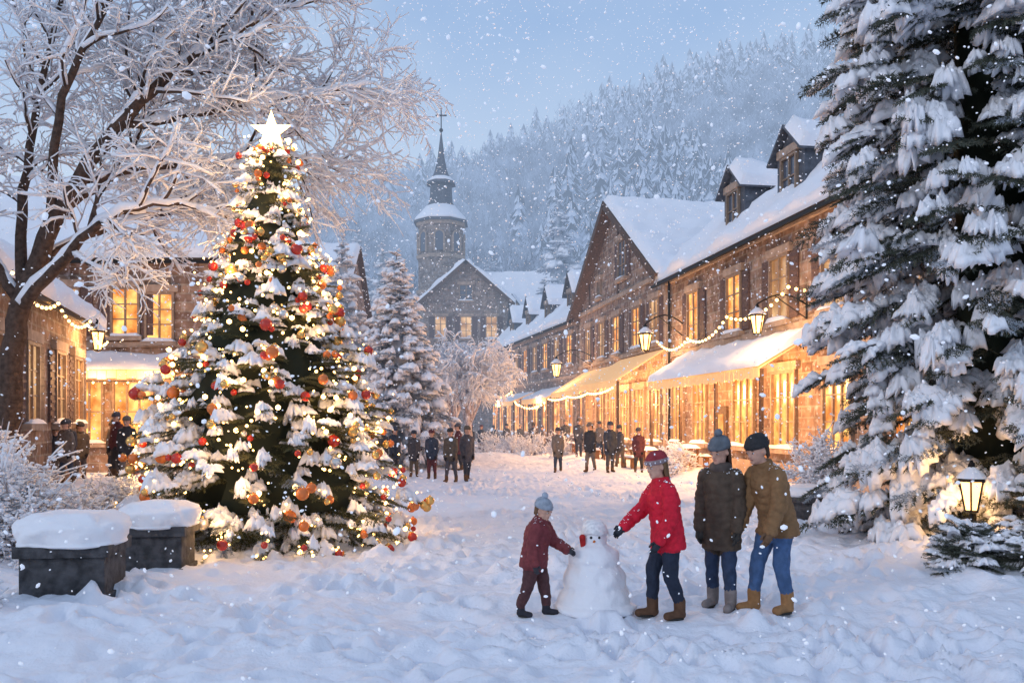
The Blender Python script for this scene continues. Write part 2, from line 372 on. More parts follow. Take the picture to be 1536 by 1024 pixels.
def upM(P,S,W):
    M=np.zeros((len(P),3,4));a=rng.uniform(0,6.28,len(P));M[:,0,0]=np.cos(a)*W;M[:,0,1]=-np.sin(a)*W;M[:,1,0]=np.sin(a)*W;M[:,1,1]=np.cos(a)*W;M[:,2,2]=S;M[:,:,3]=P;return M
for q in range(5):
    pp=P[kk==q];S=rng.uniform(8,15,len(pp));v,f=inst(dt[q],upM(pp,S,S*1.05));mb.add(v,f,0)
P=pts[spm];kk=rng.integers(0,3,len(P))
for q in range(3):
    (t,m_)=spruce_t(q);pp=P[kk==q];S=rng.uniform(8,19,len(pp));v,f=inst(t,upM(pp,S,S*.9));mb.add(v,f,np.tile(np.where(m_==1,2,1),len(pp)))
mb.build('hillside_forest',[HT,HD,HS],smooth=False)
# ------------------------------------------------------------ buildings
def bil(p,u,v): 
    p=[np.array(q,float) for q in p]; return (p[0]*(1-u)*(1-v)+p[1]*u*(1-v)+p[2]*u*v+p[3]*(1-u)*v)
def snow_slab(p,th,edge=.25,seed=0,nmax=60):
    p=[np.array(q,float) for q in p]; L1=np.linalg.norm(p[1]-p[0]);L2=np.linalg.norm(p[3]-p[0])
    nrm=np.cross(p[1]-p[0],p[3]-p[0]);nrm/=np.linalg.norm(nrm)
    if nrm[2]<0:nrm=-nrm
    n1=int(min(nmax,max(6,L1/.22)));n2=int(min(nmax,max(6,L2/.22)))
    u=(1-np.cos(np.linspace(0,1,n1)*math.pi))/2*.35+np.linspace(0,1,n1)*.65;v=(1-np.cos(np.linspace(0,1,n2)*math.pi))/2*.35+np.linspace(0,1,n2)*.65
    V=[]
    for b in v:
        for a in u:
            d=min(a*L1,(1-a)*L1,b*L2,(1-b)*L2)/edge;d=min(1,d);h=th*math.sqrt(max(0,1-(1-d)**2))
            q=bil(p,a,b);nn=noise.noise(Vector((q[0]*.9+seed,q[1]*.9,q[2]*.9)))+.5*noise.noise(Vector((q[0]*2.6+seed,q[1]*2.6,q[2]*2.6)))
            V.append(q+nrm*h*(1+.6*nn))
    V=np.array(V);i=np.arange(n2-1)[:,None]*n1;j=np.arange(n1-1)[None]
    F=np.concatenate([np.stack([i+j,i+j+1,i+n1+j+1],-1).reshape(-1,3),np.stack([i+j,i+n1+j+1,i+n1+j],-1).reshape(-1,3)])
    return V,F
def slab(p,th):
    p=[np.array(q,float) for q in p];nrm=np.cross(p[1]-p[0],p[3]-p[0]);nrm/=np.linalg.norm(nrm)
    if nrm[2]<0:nrm=-nrm
    v=np.array([q-nrm*th for q in p]+p);return v,quads([(0,3,2,1),(4,5,6,7),(0,1,5,4),(1,2,6,5),(2,3,7,6),(3,0,4,7)])
class Bld:
    def __init__(s,name,o,ang): s.e=empty(name,(o[0],o[1],0),R(ang)); s.p={}
    def g(s,k):
        if k not in s.p:s.p[k]=MB()
        return s.p[k]
    def box(s,part,m,*b): v,f=boxm(*b);s.g(part).add(v,f,m)
    def done(s,wall=WALL):
        mats=[wall,TRIM,FRAME,SHUT,DARKW,IRON,SLATE,LIT,DIM,DARKG,AWN,SNOW,BULB,LANT]
        for k,mb in s.p.items(): mb.build(k,mats,smooth=k.startswith('snow'),parent=s.e)
W_,T_,FR,SH,DW,IR,SL,LI,DI,DG,AW,SN,BU,LA=range(14)
def window(b,y,z,w,h,kind=LI,shut=True,x=0.,vm=1,hm=2,sill=True):
    t=.09
    b.box('windows',kind,x-.02,x+.03,y-w/2,y+w/2,z-h/2,z+h/2)
    b.box('frames',FR,x-.12,x-.005,y-w/2-t,y-w/2,z-h/2-t,z+h/2+t);b.box('frames',FR,x-.12,x-.005,y+w/2,y+w/2+t,z-h/2-t,z+h/2+t)
    b.box('frames',FR,x-.118,x-.006,y-w/2,y+w/2,z+h/2,z+h/2+t);b.box('frames',FR,x-.118,x-.006,y-w/2,y+w/2,z-h/2-t,z-h/2)
    for i in range(vm): yy=y-w/2+w*(i+1)/(vm+1);b.box('frames',FR,x-.085,x-.015,yy-.035,yy+.035,z-h/2,z+h/2)
    for i in range(hm): zz=z-h/2+h*(i+1)/(hm+1);b.box('frames',FR,x-.075,x-.018,y-w/2,y+w/2,zz-.022,zz+.022)
    b.box('stone_trim',T_,x-.15,x-.002,y-w/2-.25,y+w/2+.25,z+h/2+t+.002,z+h/2+t+.27)
    if sill:
        b.box('stone_trim',T_,x-.22,x-.002,y-w/2-.2,y+w/2+.2,z-h/2-t-.16,z-h/2-t-.002)
        zz=z-h/2-t+.002;v,f=snow_slab([(x-.24,y-w/2-.2,zz),(x-.01,y-w/2-.2,zz),(x-.01,y+w/2+.2,zz),(x-.24,y+w/2+.2,zz)],.12,.08);b.g('snow_on_sills').add(v,f,SN)
    if shut:
        for s in(-1,1):
            y0=y+s*(w/2+t+.03);y1=y0+s*w*.48;b.box('shutters',SH,x-.07,x-.004,min(y0,y1),max(y0,y1),z-h/2-.05,z+h/2+.05)
            for k in range(9): zz=z-h/2+h*(k+.5)/9;b.box('shutters',SH,x-.095,x-.071,min(y0,y1)+.06,max(y0,y1)-.06,zz-.035,zz+.03)
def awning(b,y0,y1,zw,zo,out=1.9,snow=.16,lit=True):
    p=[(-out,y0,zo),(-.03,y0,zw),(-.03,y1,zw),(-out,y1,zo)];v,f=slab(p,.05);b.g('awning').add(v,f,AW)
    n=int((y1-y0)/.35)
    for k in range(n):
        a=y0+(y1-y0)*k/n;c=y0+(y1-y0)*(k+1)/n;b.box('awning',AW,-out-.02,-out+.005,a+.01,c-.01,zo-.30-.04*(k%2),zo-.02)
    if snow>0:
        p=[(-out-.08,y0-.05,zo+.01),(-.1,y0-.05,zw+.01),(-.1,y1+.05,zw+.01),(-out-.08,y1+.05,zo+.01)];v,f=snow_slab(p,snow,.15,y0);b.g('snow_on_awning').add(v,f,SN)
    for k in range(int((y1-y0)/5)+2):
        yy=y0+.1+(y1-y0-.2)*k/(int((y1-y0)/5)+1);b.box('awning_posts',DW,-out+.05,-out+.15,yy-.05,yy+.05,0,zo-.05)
def dormer(b,y,x,z0,w=1.7,h=1.75,rise=.75,depth=3,kind=DG):
    b.box('dormers',SL,x,x+depth,y-w/2,y+w/2,z0,z0+h)
    v=np.array([(x,y-w/2,z0+h),(x,y+w/2,z0+h),(x,y,z0+h+rise),(x+depth,y-w/2,z0+h),(x+depth,y+w/2,z0+h),(x+depth,y,z0+h+rise)]);b.g('dormers').add(v,[(0,2,1),(3,4,5),(0,3,5),(0,5,2),(1,2,5),(1,5,4)],SL)
    window(b,y,z0+h*.55,w*.5,h*.68,kind,False,x,1,1)
    for s in(-1,1):
        ov=.25;p=[(x-.3,y+s*(w/2+ov),z0+h-ov*rise/(w/2)+.03),(x+depth,y+s*(w/2+ov),z0+h-ov*rise/(w/2)+.03),(x+depth,y,z0+h+rise+.03),(x-.3,y,z0+h+rise+.03)]
        v,f=slab(p,.08);b.g('dormers').add(v,f,SL);v,f=snow_slab(p,.34,.22,y);b.g('snow_on_dormers').add(v,f,SN)
def roof_street(b,y0,y1,dep,ze,zr,ov=.55,snow=.32):
    b.box('walls',W_,0,dep,y0,y1,-.5,ze);m=dep/2
    v=np.array([(0,y0,ze),(dep,y0,ze),(m,y0,zr),(0,y1,ze),(dep,y1,ze),(m,y1,zr)]);b.g('walls').add(v,[(0,1,2),(3,5,4)],W_)
    k=(zr-ze)/m
    for s in(0,1):
        xe=-ov if s==0 else dep+ov;p=[(xe,y0-.35,ze-ov*k+.12),(m,y0-.35,zr+.12),(m,y1+.35,zr+.12),(xe,y1+.35,ze-ov*k+.12)]
        v,f=slab(p,.14);b.g('roof').add(v,f,DW);q=[(a,c,d+.004) for a,c,d in p];v,f=snow_slab(q,snow,.3,y0,90);b.g('snow_on_roof').add(v,f,SN)
    b.box('roof',IR,-ov-.12,-ov-.01,y0-.3,y1+.3,ze-ov*k-.1,ze-ov*k+.02)
def roof_gable(b,y0,y1,dep,ze,zr,ov=.6,snow=.32,front=.7):
    m=(y0+y1)/2
    b.box('walls',W_,0,dep,y0,y1,-.5,ze)
    v=np.array([(0,y0,ze),(0,y1,ze),(0,m,zr),(dep,y0,ze),(dep,y1,ze),(dep,m,zr)]);b.g('walls').add(v,[(0,2,1),(3,4,5)],W_)
    k=(zr-ze)/(m-y0)
    for s in(-1,1):
        ye=m+s*(m-y0+ov);p=[(-front,ye,ze-ov*k+.12),(dep,ye,ze-ov*k+.12),(dep,m,zr+.12),(-front,m,zr+.12)]
        v,f=slab(p,.16);b.g('roof').add(v,f,DW);q=[(a,c,d+.004) for a,c,d in p];v,f=snow_slab(q,snow,.3,y0,80);b.g('snow_on_roof').add(v,f,SN)
        v,f=slab([(-front-.05,ye,ze-ov*k+.1),(-front+.0,ye,ze-ov*k+.1),(-front+.0,m,zr+.1),(-front-.05,m,zr+.1)],.38);b.g('bargeboards').add(v,f,DW)
def quoin(b,y,z1,x=0,s=1):
    for k in range(int(z1/.45)):
        w=.5 if k%2 else .32;b.box('stone_trim',T_,x-.035,x+.02,min(y,y+s*w),max(y,y+s*w),k*.45+.01,k*.45+.43)
def garland(b,pts,n=16,sag=.35,r_=.045):
    for p,q in zip(pts[:-1],pts[1:]):
        p=np.array(p,float);q=np.array(q,float);t=np.linspace(0,1,n);c=p+(q-p)*t[:,None];c[:,2]-=sag*4*t*(1-t)
        v,f=tube(c,.012,4);b.g('light_string').add(v,f,IR)
        for k in c: b.g('light_string').add(ICO1[0]*r_+k-[0,0,.06],ICO1[1],BU)
def lantern(name,loc,sc_=1.,bracket=None,post=0,power=120,base=0):
    mb=MB();s=sc_
    v,f=loft([(-.28*s,.09*s,.09*s),(.14*s,.17*s,.17*s)],6);mb.add(v,f,1)
    v,f=loft([(.14*s,.21*s,.21*s),(.18*s,.20*s,.20*s),(.34*s,.06*s,.06*s),(.40*s,.05*s,.05*s),(.46*s,.015*s,.015*s)],6);mb.add(v,f,0)
    v,f=loft([(-.34*s,.03*s,.03*s),(-.31*s,.11*s,.11*s),(-.28*s,.10*s,.10*s)],6);mb.add(v,f,0)
    for i in range(6):
        a=i*math.pi/3;v,f=tube([(.095*s*math.cos(a),.095*s*math.sin(a),-.29*s),(.178*s*math.cos(a),.178*s*math.sin(a),.15*s)],.016*s,4);mb.add(v,f,0)
    v,f=loft([(.19*s,.22*s,.22*s),(.26*s,.17*s,.17*s),(.36*s,.05*s,.05*s)],10);mb.add(v,f,2)
    if bracket:
        bx,by=bracket;t=np.linspace(0,1,9);c=np.stack([bx*t,by*t,.45*s+.25*s*np.sin(t*math.pi)],1);v,f=tube(c,.02*s,6);mb.add(v,f,0)
        v,f=tube([(bx*.99,by*.99,.1*s),(bx*.99,by*.99,.75*s)],.03*s,6);mb.add(v,f,0)
        v,f=tube([(bx,by,.1*s),(bx*.35,by*.35,.66*s)],.014*s,5);mb.add(v,f,0)
    if post:
        v,f=loft([(-post,.09,.09),(-post+.15,.08,.08),(-post+.2,.04,.04),(-.34*s,.03,.03)],10);mb.add(v,f,0)
    o=mb.build(name,[IRON,LANT,SNOW],smooth=False,loc=loc)
    light(name+'_glow',(0,0,-.05*s),power,parent=o,rad=.3*s)
    return o
def light(name,loc,p,col=(1,.55,.22),parent=None,rad=.15):
    l=bpy.data.lights.new(name,'POINT');l.energy=p;l.color=col;l.shadow_soft_size=rad
    o=bpy.data.objects.new(name,l);sc.collection.objects.link(o);o.location=loc
    if parent:o.parent=parent
    return o
O=(9.91,20.0)
A=Bld('sandstone_inn_with_dormers',O,9.04)
roof_street(A,-6,18.9,10,8.5,13.2)
ly=lambda Yw:(Yw-20)*1.0125
for Yw in(35.4,31.4,27.9,24.6,21.2,17.5): window(A,ly(Yw),6.2,1.15,1.95,DI if Yw<30 else LI)
for Yw,w in((37.2,1.3),(34.7,1.3),(30.6,1.6),(27.6,1.5),(24.4,1.4),(21.0,1.4)): window(A,ly(Yw),2.3,w,2.3,LI,False,0,2,2)
A.box('door',DW,-.1,.02,ly(32.6)-.6,ly(32.6)+.6,0,2.5);A.box('windows',LI,-.13,-.101,ly(32.6)-.35,ly(32.6)+.35,1.1,2.2)
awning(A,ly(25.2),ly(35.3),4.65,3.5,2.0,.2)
A.box('stone_trim',T_,-.1,-.003,-6,18.85,4.75,4.98);A.box('stone_trim',T_,-.14,-.004,-6,18.85,8.0,8.3);A.box('stone_trim',T_,-.08,-.003,-6,18.85,0,.6)
for Yw in(33.2,28.7,23.6): dormer(A,ly(Yw),.75,9.0,1.9,1.9,.85,4)
garland(A,[(-.6,18.5,5.5),(-.9,14,5.2),(-1.2,9.5,5.5),(-1.0,5.5,5.9),(-.6,.5,5.9)],13,.4,.055)
quoin(A,18.9,8,0,-1)
v,f=tube([(-.14,18.3,0),(-.14,18.3,8.1)],.06,6);A.g('drainpipe').add(v,f,IR)
A.done()
B=Bld('sandstone_gable_house',O,9.04)
roof_gable(B,19.0,35.6,12,8.7,13.75)
for Yw in(40.3,43.1,46.6,49.6,52.7): window(B,ly(Yw),6.6,1.1,1.9,LI if Yw in(43.1,46.6) else DI)
window(B,ly(45.6),10.5,1.3,1.9,DG,True);window(B,ly(50.2),9.6,.6,.8,DG,False)
for Yw in(40.2,42.6,45,47.5,50,52.6): window(B,ly(Yw),2.3,1.5,2.4,LI,False,0,2,2)
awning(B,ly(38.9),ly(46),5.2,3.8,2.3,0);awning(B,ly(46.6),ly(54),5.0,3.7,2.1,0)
B.box('stone_trim',T_,-.1,-.003,19.05,35.5,5.25,5.45);B.box('stone_trim',T_,-.12,-.003,19.05,35.5,8.5,8.72);quoin(B,35.55,8.3,0,-1);quoin(B,19.05,8.3,0,1)
for y in(20.5,26.8,33): B.box('timber_frame',DW,-.06,-.004,y-.09,y+.09,8.75,8.75+(8.3-abs(y-27.3))*.55)
garland(B,[(-2.4,19.4,3.5),(-2.4,24,3.4),(-2.2,29.5,3.4),(-2.2,34.8,3.4)],12,.12,.06)
B.done()
C=Bld('sandstone_terrace_row',(4.25,55.4),12.8)
roof_street(C,.3,28,9,8.8,13.0,.5)
for k in range(9):
    yy=1.8+k*3.05;window(C,yy,6.7,1.1,1.8,DI if k%2 else LI);window(C,yy,2.3,1.7,2.3,LI,False,0,1,1)
for yy in(4,10,16,22): dormer(C,yy,.7,9.2,2.0,1.7,1.3,3.5)
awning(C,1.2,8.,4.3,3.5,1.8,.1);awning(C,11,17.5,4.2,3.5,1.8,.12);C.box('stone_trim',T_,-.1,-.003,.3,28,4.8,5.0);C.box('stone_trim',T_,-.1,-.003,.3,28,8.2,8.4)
garland(C,[(-2,1,3.2),(-2,8,3.2),(-1,15,4.4),(-1,22,4.4)],10,.3,.08)
C.done(WALL2)
D=Bld('gabled_parish_hall',(-.4,85),90)
roof_gable(D,0,8.2,16,14.0,17.6,.7)
for y in(1.6,4.1,6.6): window(D,y,11.2,1.0,2.0,DI,True)
for y in(1.6,4.1,6.6): window(D,y,6.5,1.0,2.0,LI,True)
window(D,4.1,14.6,1.2,1.4,DG,False)
D.done(WALL2)
E=Bld('steep_roofed_house',(9.5,90),90)
roof_street(E,0,12.5,10,11.5,18.2,.5)
for y in(2.5,6,9.5): dormer(E,y,1.0,12.8,1.6,1.4,1.1,3)
for y in(2,5,8,11): window(E,y,8.5,1.1,1.8,DI)
E.done(WALL2)
T=Bld('church_tower',(-7.6,93),90)
def oct(rings,part,m,n=8):
    v,f=loft(rings,n);c,s=math.cos(math.pi/8),math.sin(math.pi/8);v=v@np.array([[c,s,0],[-s,c,0],[0,0,1]]);T.g(part).add(v,f,m)
oct([(0,2.65,2.65),(23.0,2.5,2.5)],'walls',W_)
for z in(15.5,19.2,22.7): oct([(z,2.72,2.72),(z+.35,2.78,2.78)],'cornice',T_)
for i in range(8):
    a=i*math.pi/4;c,s=math.cos(a),math.sin(a);Mx=np.array([[c,-s,0,0],[s,c,0,0],[0,0,1,0]])
    ap=2.42
    w=.42;pts=[(ap,-w,19.9),(ap,w,19.9)]+[(ap,w*math.cos(t),21.5+w*math.sin(t)) for t in np.linspace(0,math.pi,7)]
    v=np.array(pts);v=np.vstack([v,v-[-.07,0,0]]);v[9:,0]=ap-.2;v[:9,0]=ap+.07
    T.g('belfry_openings').add(xf(v,Mx),[(0,k,k+1) for k in range(1,8)],DG)
    v,f=tube([(ap+.08,w*1.2*math.cos(t),21.5+w*1.2*math.sin(t)) for t in np.linspace(0,math.pi,9)],.09,4);T.g('belfry_arches').add(xf(v,Mx),f,T_)
    for q in(-1,1): v,f=boxm(ap-.05,ap+.14,q*w*1.2-.09,q*w*1.2+.09,19.8,21.5);T.g('belfry_arches').add(xf(v,Mx),f,T_)
oct([(23.05,3.05,3.05),(23.3,3.0,3.0),(24.3,2.1,2.1),(25.3,1.35,1.35),(25.5,1.3,1.3)],'roof',SL)
oct([(23.32,3.02,3.02),(23.6,2.85,2.85),(24.35,2.15,2.15),(25.0,1.6,1.6)],'snow_on_roof',SN)
oct([(25.4,1.3,1.3),(27.3,1.2,1.2)],'lantern_drum',SL)
oct([(27.3,1.65,1.65),(27.6,1.5,1.5),(28.3,.9,.9),(28.9,.68,.68),(30.2,.40,.40),(33.0,.05,.05)],'spire',SL)
oct([(27.62,1.52,1.52),(27.8,1.35,1.35),(28.2,.98,.98)],'snow_on_spire',SN)
v,f=tube([(0,0,32.8),(0,0,35.6)],.06,6);T.g('cross').add(v,f,IR);T.box('cross',IR,-.05,.05,-.6,.6,34.7,34.85);T.g('cross').add(ICO2[0]*.22+[0,0,33.2],ICO2[1],IR)
T.done(WALL2)
L1=Bld('low_cafe_wing',(-14.2,29),195.7)
roof_street(L1,.2,15,8,5.3,8.4)
for y in(1.9,4.3,7.3,10.5): window(L1,y,2.9,1.05,1.9,LI if y<3 else DI)
garland(L1,[(-.7,.6,4.6),(-.8,4,4.9),(-.8,8,4.9),(-.8,12,5)],11,.35,.045)
L1.done()
L2=Bld('left_sandstone_house',(-11.4,33),90)
roof_street(L2,0,10,9,8.4,12.2)
for y,k in((2.0,LI),(4.2-.9,LI),(5.6,DI),(8,DI)): window(L2,y,6.1 if y>2.5 else 5.9,.95,1.7,k,y>2.5)
for y in(1.1,3.0,4.9,7.2): window(L2,y,2.3,1.4,2.2,LI,False,0,2,1)
awning(L2,.8,5.4,4.4,3.8,1.6,.2)
L2.box('stone_trim',T_,-.1,-.003,0,10,4.75,4.95);quoin(L2,.0,8.2,0,1)
garland(L2,[(-1.7,.8,3.5),(-1.7,5.4,3.5)],12,.12,.04)
L2.done()
L3=Bld('rear_timber_house',(-9.5,48),90)
roof_street(L3,0,12,9,8.5,12.5)
for y in(1.5,4,6.5): window(L3,y,6.2,1,1.7,LI);window(L3,y,2.4,1.2,1.9,LI,False)
L3.done(WALL2)
def fp(Yw,off): 
    y=ly(Yw);a=R(9.04);return (O[0]-math.sin(a)*y-math.cos(a)*off,O[1]+math.cos(a)*y-math.sin(a)*off)
for Yw,off,z,s,p in((36.6,1.7,5.35,1.5,700),(26.2,1.6,4.9,1.2,500),(52,2.2,5.1,1.6,650)):
    x,y=fp(Yw,off);lantern('wall_lantern',(x,y,z),s,(math.cos(R(9))*off,math.sin(R(9))*off),power=p)
lantern('wall_lantern',(-13.1,27.4,4.55),1.25,(-1.0,-.25),power=450)
lantern('garden_lantern',(6.15,11.6,.98),.9,None,.98,power=80)
lantern('garden_lantern',(6.5,12.2,.95),.75,None,.95,power=40)
gl=empty('shopfront_lamps')
def glow(x,y,z,p): light('awning_lamp',(x,y,z),p*2.4,(1,.52,.22),gl,.4)
for Yw,p in((27,170),(31,170),(34.5,170),(40.5,260),(45,260),(50,260)):
    x,y=fp(Yw,1.7);glow(x,y,3.0,p)
for x,y,p in((1.6,58,340),(-1.4,71,360),(-13,31,140),(-15,31,120),(-12.3,25.5,60)):glow(x,y,3.3,p)
x,y=fp(24,2.4);glow(x,y,3.5,120)
# ------------------------------------------------------------ christmas tree
CX,CY=-3.75,13.5
prof=[(0,2.0),(.4,2.2),(1.2,2.05),(2.2,1.76),(3.0,1.40),(3.8,1.06),(4.8,.68),(5.8,.32),(6.25,.06)]
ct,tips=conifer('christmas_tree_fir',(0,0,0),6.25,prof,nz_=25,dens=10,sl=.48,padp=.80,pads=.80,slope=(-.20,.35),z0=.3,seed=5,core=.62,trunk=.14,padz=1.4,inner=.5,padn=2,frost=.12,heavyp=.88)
XT=empty('christmas_tree',(CX,CY,0));ct.name='fir_branches';ct.parent=XT
pz=np.array([p[0] for p in prof]);pr=np.array([p[1] for p in prof])
tp=np.array([t[0] for t in tips]);mb=MB()
for t in range(470):
    p=tp[rng.integers(len(tp))]*[1.02,1.02,1]+rng.normal(0,.05,3);p=p-[0,0,.06]
    k=rng.random();s=rng.choice([.045,.058,.072,.09],p=[.3,.35,.25,.1]);m_=0 if k<.36 else 1 if k<.66 else 2 if k<.93 else 3
    if p[2]>5:s*=.7
    mb.add(ICO3[0]*s+p,ICO3[1],m_);v,f=loft([(s*.95,.2*s,.2*s),(s*1.2,.2*s,.2*s)],8);mb.add(v+p,f,2)
BR=mat('red_bauble',(.5,.03,.015),.18,spec=.6,haze=False);BO=mat('orange_bauble',(.68,.17,.03),.22,spec=.6,haze=False)
BG=mat('gold_bauble',(.8,.48,.16),.25,metal=.7,haze=False);BS=mat('silver_bauble',(.7,.66,.62),.22,metal=.7,haze=False)
mb.build('baubles',[BR,BO,BG,BS],parent=XT)
mb=MB()
for t in range(1250):
    p=tp[rng.integers(len(tp))]*[.97,.97,1]*rng.uniform(.88,1.05)+rng.normal(0,.06,3)
    mb.add(ICO1[0]*rng.choice([.016,.024,.04],p=[.5,.35,.15])+p,ICO1[1],0)
mb.build('fairy_lights',[BULBS],parent=XT)
for t in range(48):
    z=.35+5.6*rng.random()**1.25;a=rng.uniform(0,6.28);rr=float(np.interp(z,pz,pr))*1.0
    light('fairy_light_glow',(rr*math.cos(a),rr*math.sin(a),z+.05),9. if z<4.5 else 5.,(1,.54,.19),XT,.07)
mb=MB();pts=[]
for k in range(10):
    a=math.pi/2+k*math.pi/5;r_=.34 if k%2==0 else .135;pts.append((r_*math.cos(a),0,r_*math.sin(a)))
v=np.array(pts+[(0,-.07,0),(0,.07,0)]);mb.add(v,[(k,(k+1)%10,10) for k in range(10)]+[((k+1)%10,k,11) for k in range(10)])
v,f=tube([(0,0,-.45),(0,0,-.1)],.02,6);mb.add(v,f)
mb.build('star',[STAR],smooth=False,parent=XT,loc=(0,0,6.42));light('star_glow',(0,-.35,6.4),60,(1,.62,.27),XT,.1)
# ------------------------------------------------------------ big spruce right and others
prof=[(0,2.3),(.6,2.75),(2,2.7),(4,2.65),(6,2.75),(8,2.75),(10,2.2),(13,.9),(15,.1)]
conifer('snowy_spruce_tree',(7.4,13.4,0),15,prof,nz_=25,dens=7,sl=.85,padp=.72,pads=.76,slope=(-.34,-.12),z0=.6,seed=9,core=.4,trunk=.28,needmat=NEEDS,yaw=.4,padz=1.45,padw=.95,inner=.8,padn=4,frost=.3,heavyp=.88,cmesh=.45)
def prf(H,r): return [(0,r*.9),(H*.1,r),(H*.35,r*.78),(H*.6,r*.5),(H*.85,r*.2),(H,.04)]
for i,(x,y,H,r_,s) in enumerate([(-4.6,34.5,8.7,2.7,.9),(-8.6,44,11.5,2.4,1.1),(-6.6,50,11,2.2,1.1),(4.6,86,25,5,2.2),(-2.2,100,24,4.4,2.2),(9.5,96,22,4,2.1),(14.5,88,22,4,2.2),(20,80,22,4,2.2),(-12,80,19,3.5,2.1),(-15,84,21,3.5,2.),(27,78,22,4,2.2)]):
    conifer('snowy_fir_tree',(x,y,0),H,prf(H,r_),nz_=19 if i else 25,dens=(8 if i<3 else 2.8),sl=s*.7,padp=.9,pads=1.0 if i<3 else .95,slope=(-.35,.35),seed=30+i,core=.5,needmat=NEEDW,sprs=LSPR,padt=LPAD,padn=3 if i<3 else 2,padz=1.3,heavyp=.97,cmesh=.8,coremat=NEEDW)
# ------------------------------------------------------------ bare tree
def branchy(name,limbs,r0,cnt,lens,rads,seed,up=(0,.25,.1,-.15),loc=(0,0,0),snowk=1.,bark=BARK,yj=.6):
    r=np.random.default_rng(seed);mb=MB()
    def seg(pts,rad,lv):
        v,f=tube(pts,rad,[9,6,4,3][lv],cap=lv<2);mb.add(v,f,0 if lv<2 else 1)
        T=np.gradient(pts,axis=0);T/=np.linalg.norm(T,axis=1,keepdims=True);flat=np.sqrt(np.clip(1-T[:,2]**2,0,1))
        sr=(rad*[.78,.88,1.0,1.][lv]+[.03,.023,.015,.010][lv]*snowk)*np.clip(flat*1.5-.15,.12,1)
        q=pts+np.stack([0*rad,0*rad,rad*.62+sr*.45*(lv>0)],1);sr=sr*r.uniform(.65,1.35,len(sr))
        v,f=tube(q,sr,[8,5,4,3][lv],cap=True);mb.add(v,f,2)
    def grow(p,d,L,rad,lv):
        n=[0,7,5,4][lv];pts=[p];d=d/np.linalg.norm(d)
        for k in range(n):
            d=d+r.normal(0,.16,3)+np.array([0,0,up[lv]])*.28;d/=np.linalg.norm(d);pts.append(pts[-1]+d*L/n)
        pts=np.array(pts);rr=np.linspace(rad,rad*.35,len(pts));seg(pts,rr,lv)
        if lv<3: kids(pts,rr,lv)
    def kids(pts,rr,lv):
        m=cnt[lv]
        for k in range(m):
            t=(.12 if lv else .28)+(.88 if lv else .72)*(k+r.random())/m;i=min(len(pts)-2,int(t*(len(pts)-1)));fr=t*(len(pts)-1)-i
            p=pts[i]*(1-fr)+pts[i+1]*fr;d=pts[i+1]-pts[i];d/=np.linalg.norm(d)
            o=r.normal(size=3);o[1]*=yj if lv==0 else 1;o-=o.dot(d)*d;o/=np.linalg.norm(o)+1e-6
            grow(p,d*.75+o*.8,lens[lv]*r.uniform(.6,1.2)*(1.15-.45*t),min(rr[i]*.6,rads[lv]),lv+1)
    for pts,ra,rb in limbs:
        pts=np.array(pts,float);t=np.linspace(0,1,len(pts));tt=np.linspace(0,1,len(pts)*4);P=np.stack([np.interp(tt,t,pts[:,c]) for c in range(3)],1)
        for _ in range(3): P[1:-1]=(P[:-2]+P[1:-1]*2+P[2:])/4
        P[1:-1]+=r.normal(0,.02,(len(P)-2,3));rr=np.linspace(ra,rb,len(P));seg(P,rr,0)
        if ra<.19 : kids(P,rr,0)
    mb.build(name,[bark,TWIG,SNOW],loc=loc)
Y0=15.2
branchy('snowy_bare_tree',[
 ([(-8.9,Y0,-.1),(-8.86,Y0,1.4),(-8.8,Y0,2.8),(-8.6,Y0,4.0),(-8.05,Y0,5.4)],.24,.15),
 ([(-8.05,Y0,5.4),(-6.9,Y0-.2,7.0),(-5.86,Y0-.3,7.93),(-4.94,Y0-.3,8.6),(-3.67,Y0,9.4)],.14,.03),
 ([(-8.62,Y0,3.9),(-7.6,Y0-.5,4.7),(-6.8,Y0-.8,5.3),(-5.7,Y0-.7,5.65),(-4.9,Y0-.2,5.5)],.12,.02),
 ([(-6.9,Y0-.2,7.0),(-5.86,Y0+.2,7.3),(-4.6,Y0+.4,7.65),(-3.3,Y0+.4,7.9),(-2.5,Y0+.4,8.0)],.08,.015),
 ([(-7.5,Y0,6.15),(-6.3,Y0+.6,6.6),(-5.05,Y0+.9,6.85),(-3.9,Y0+1,6.9),(-3.0,Y0+1,6.75)],.08,.015),
 ([(-8.6,Y0,4.0),(-8.75,Y0+.3,6.0),(-8.4,Y0+.3,8.0),(-7.9,Y0+.2,9.9)],.11,.03),
 ([(-8.1,Y0,5.3),(-7.6,Y0-.6,7.4),(-6.5,Y0-.9,9.2),(-5.8,Y0-.9,10)],.09,.02),
 ([(-8.6,Y0,4.0),(-9.5,Y0-.3,5.6),(-10.3,Y0-.3,7.5)],.11,.03),
 ([(-7.2,Y0-.1,6.6),(-6.4,Y0+.3,8.2),(-5.2,Y0+.4,9.6)],.07,.015),
 ([(-8.3,Y0,4.8),(-7.5,Y0+1,5.6),(-6.6,Y0+1.6,6.0),(-5.4,Y0+1.9,6.1)],.09,.02),
 ([(-7.9,Y0,5.6),(-7.2,Y0+.4,6.3),(-6.5,Y0+.6,7.6),(-6.0,Y0+.6,8.6)],.06,.015)],
 .2,(16,9,6),(1.8,.95,.42),(.032,.012,.006),3,up=(0,.1,-.15,-.3))
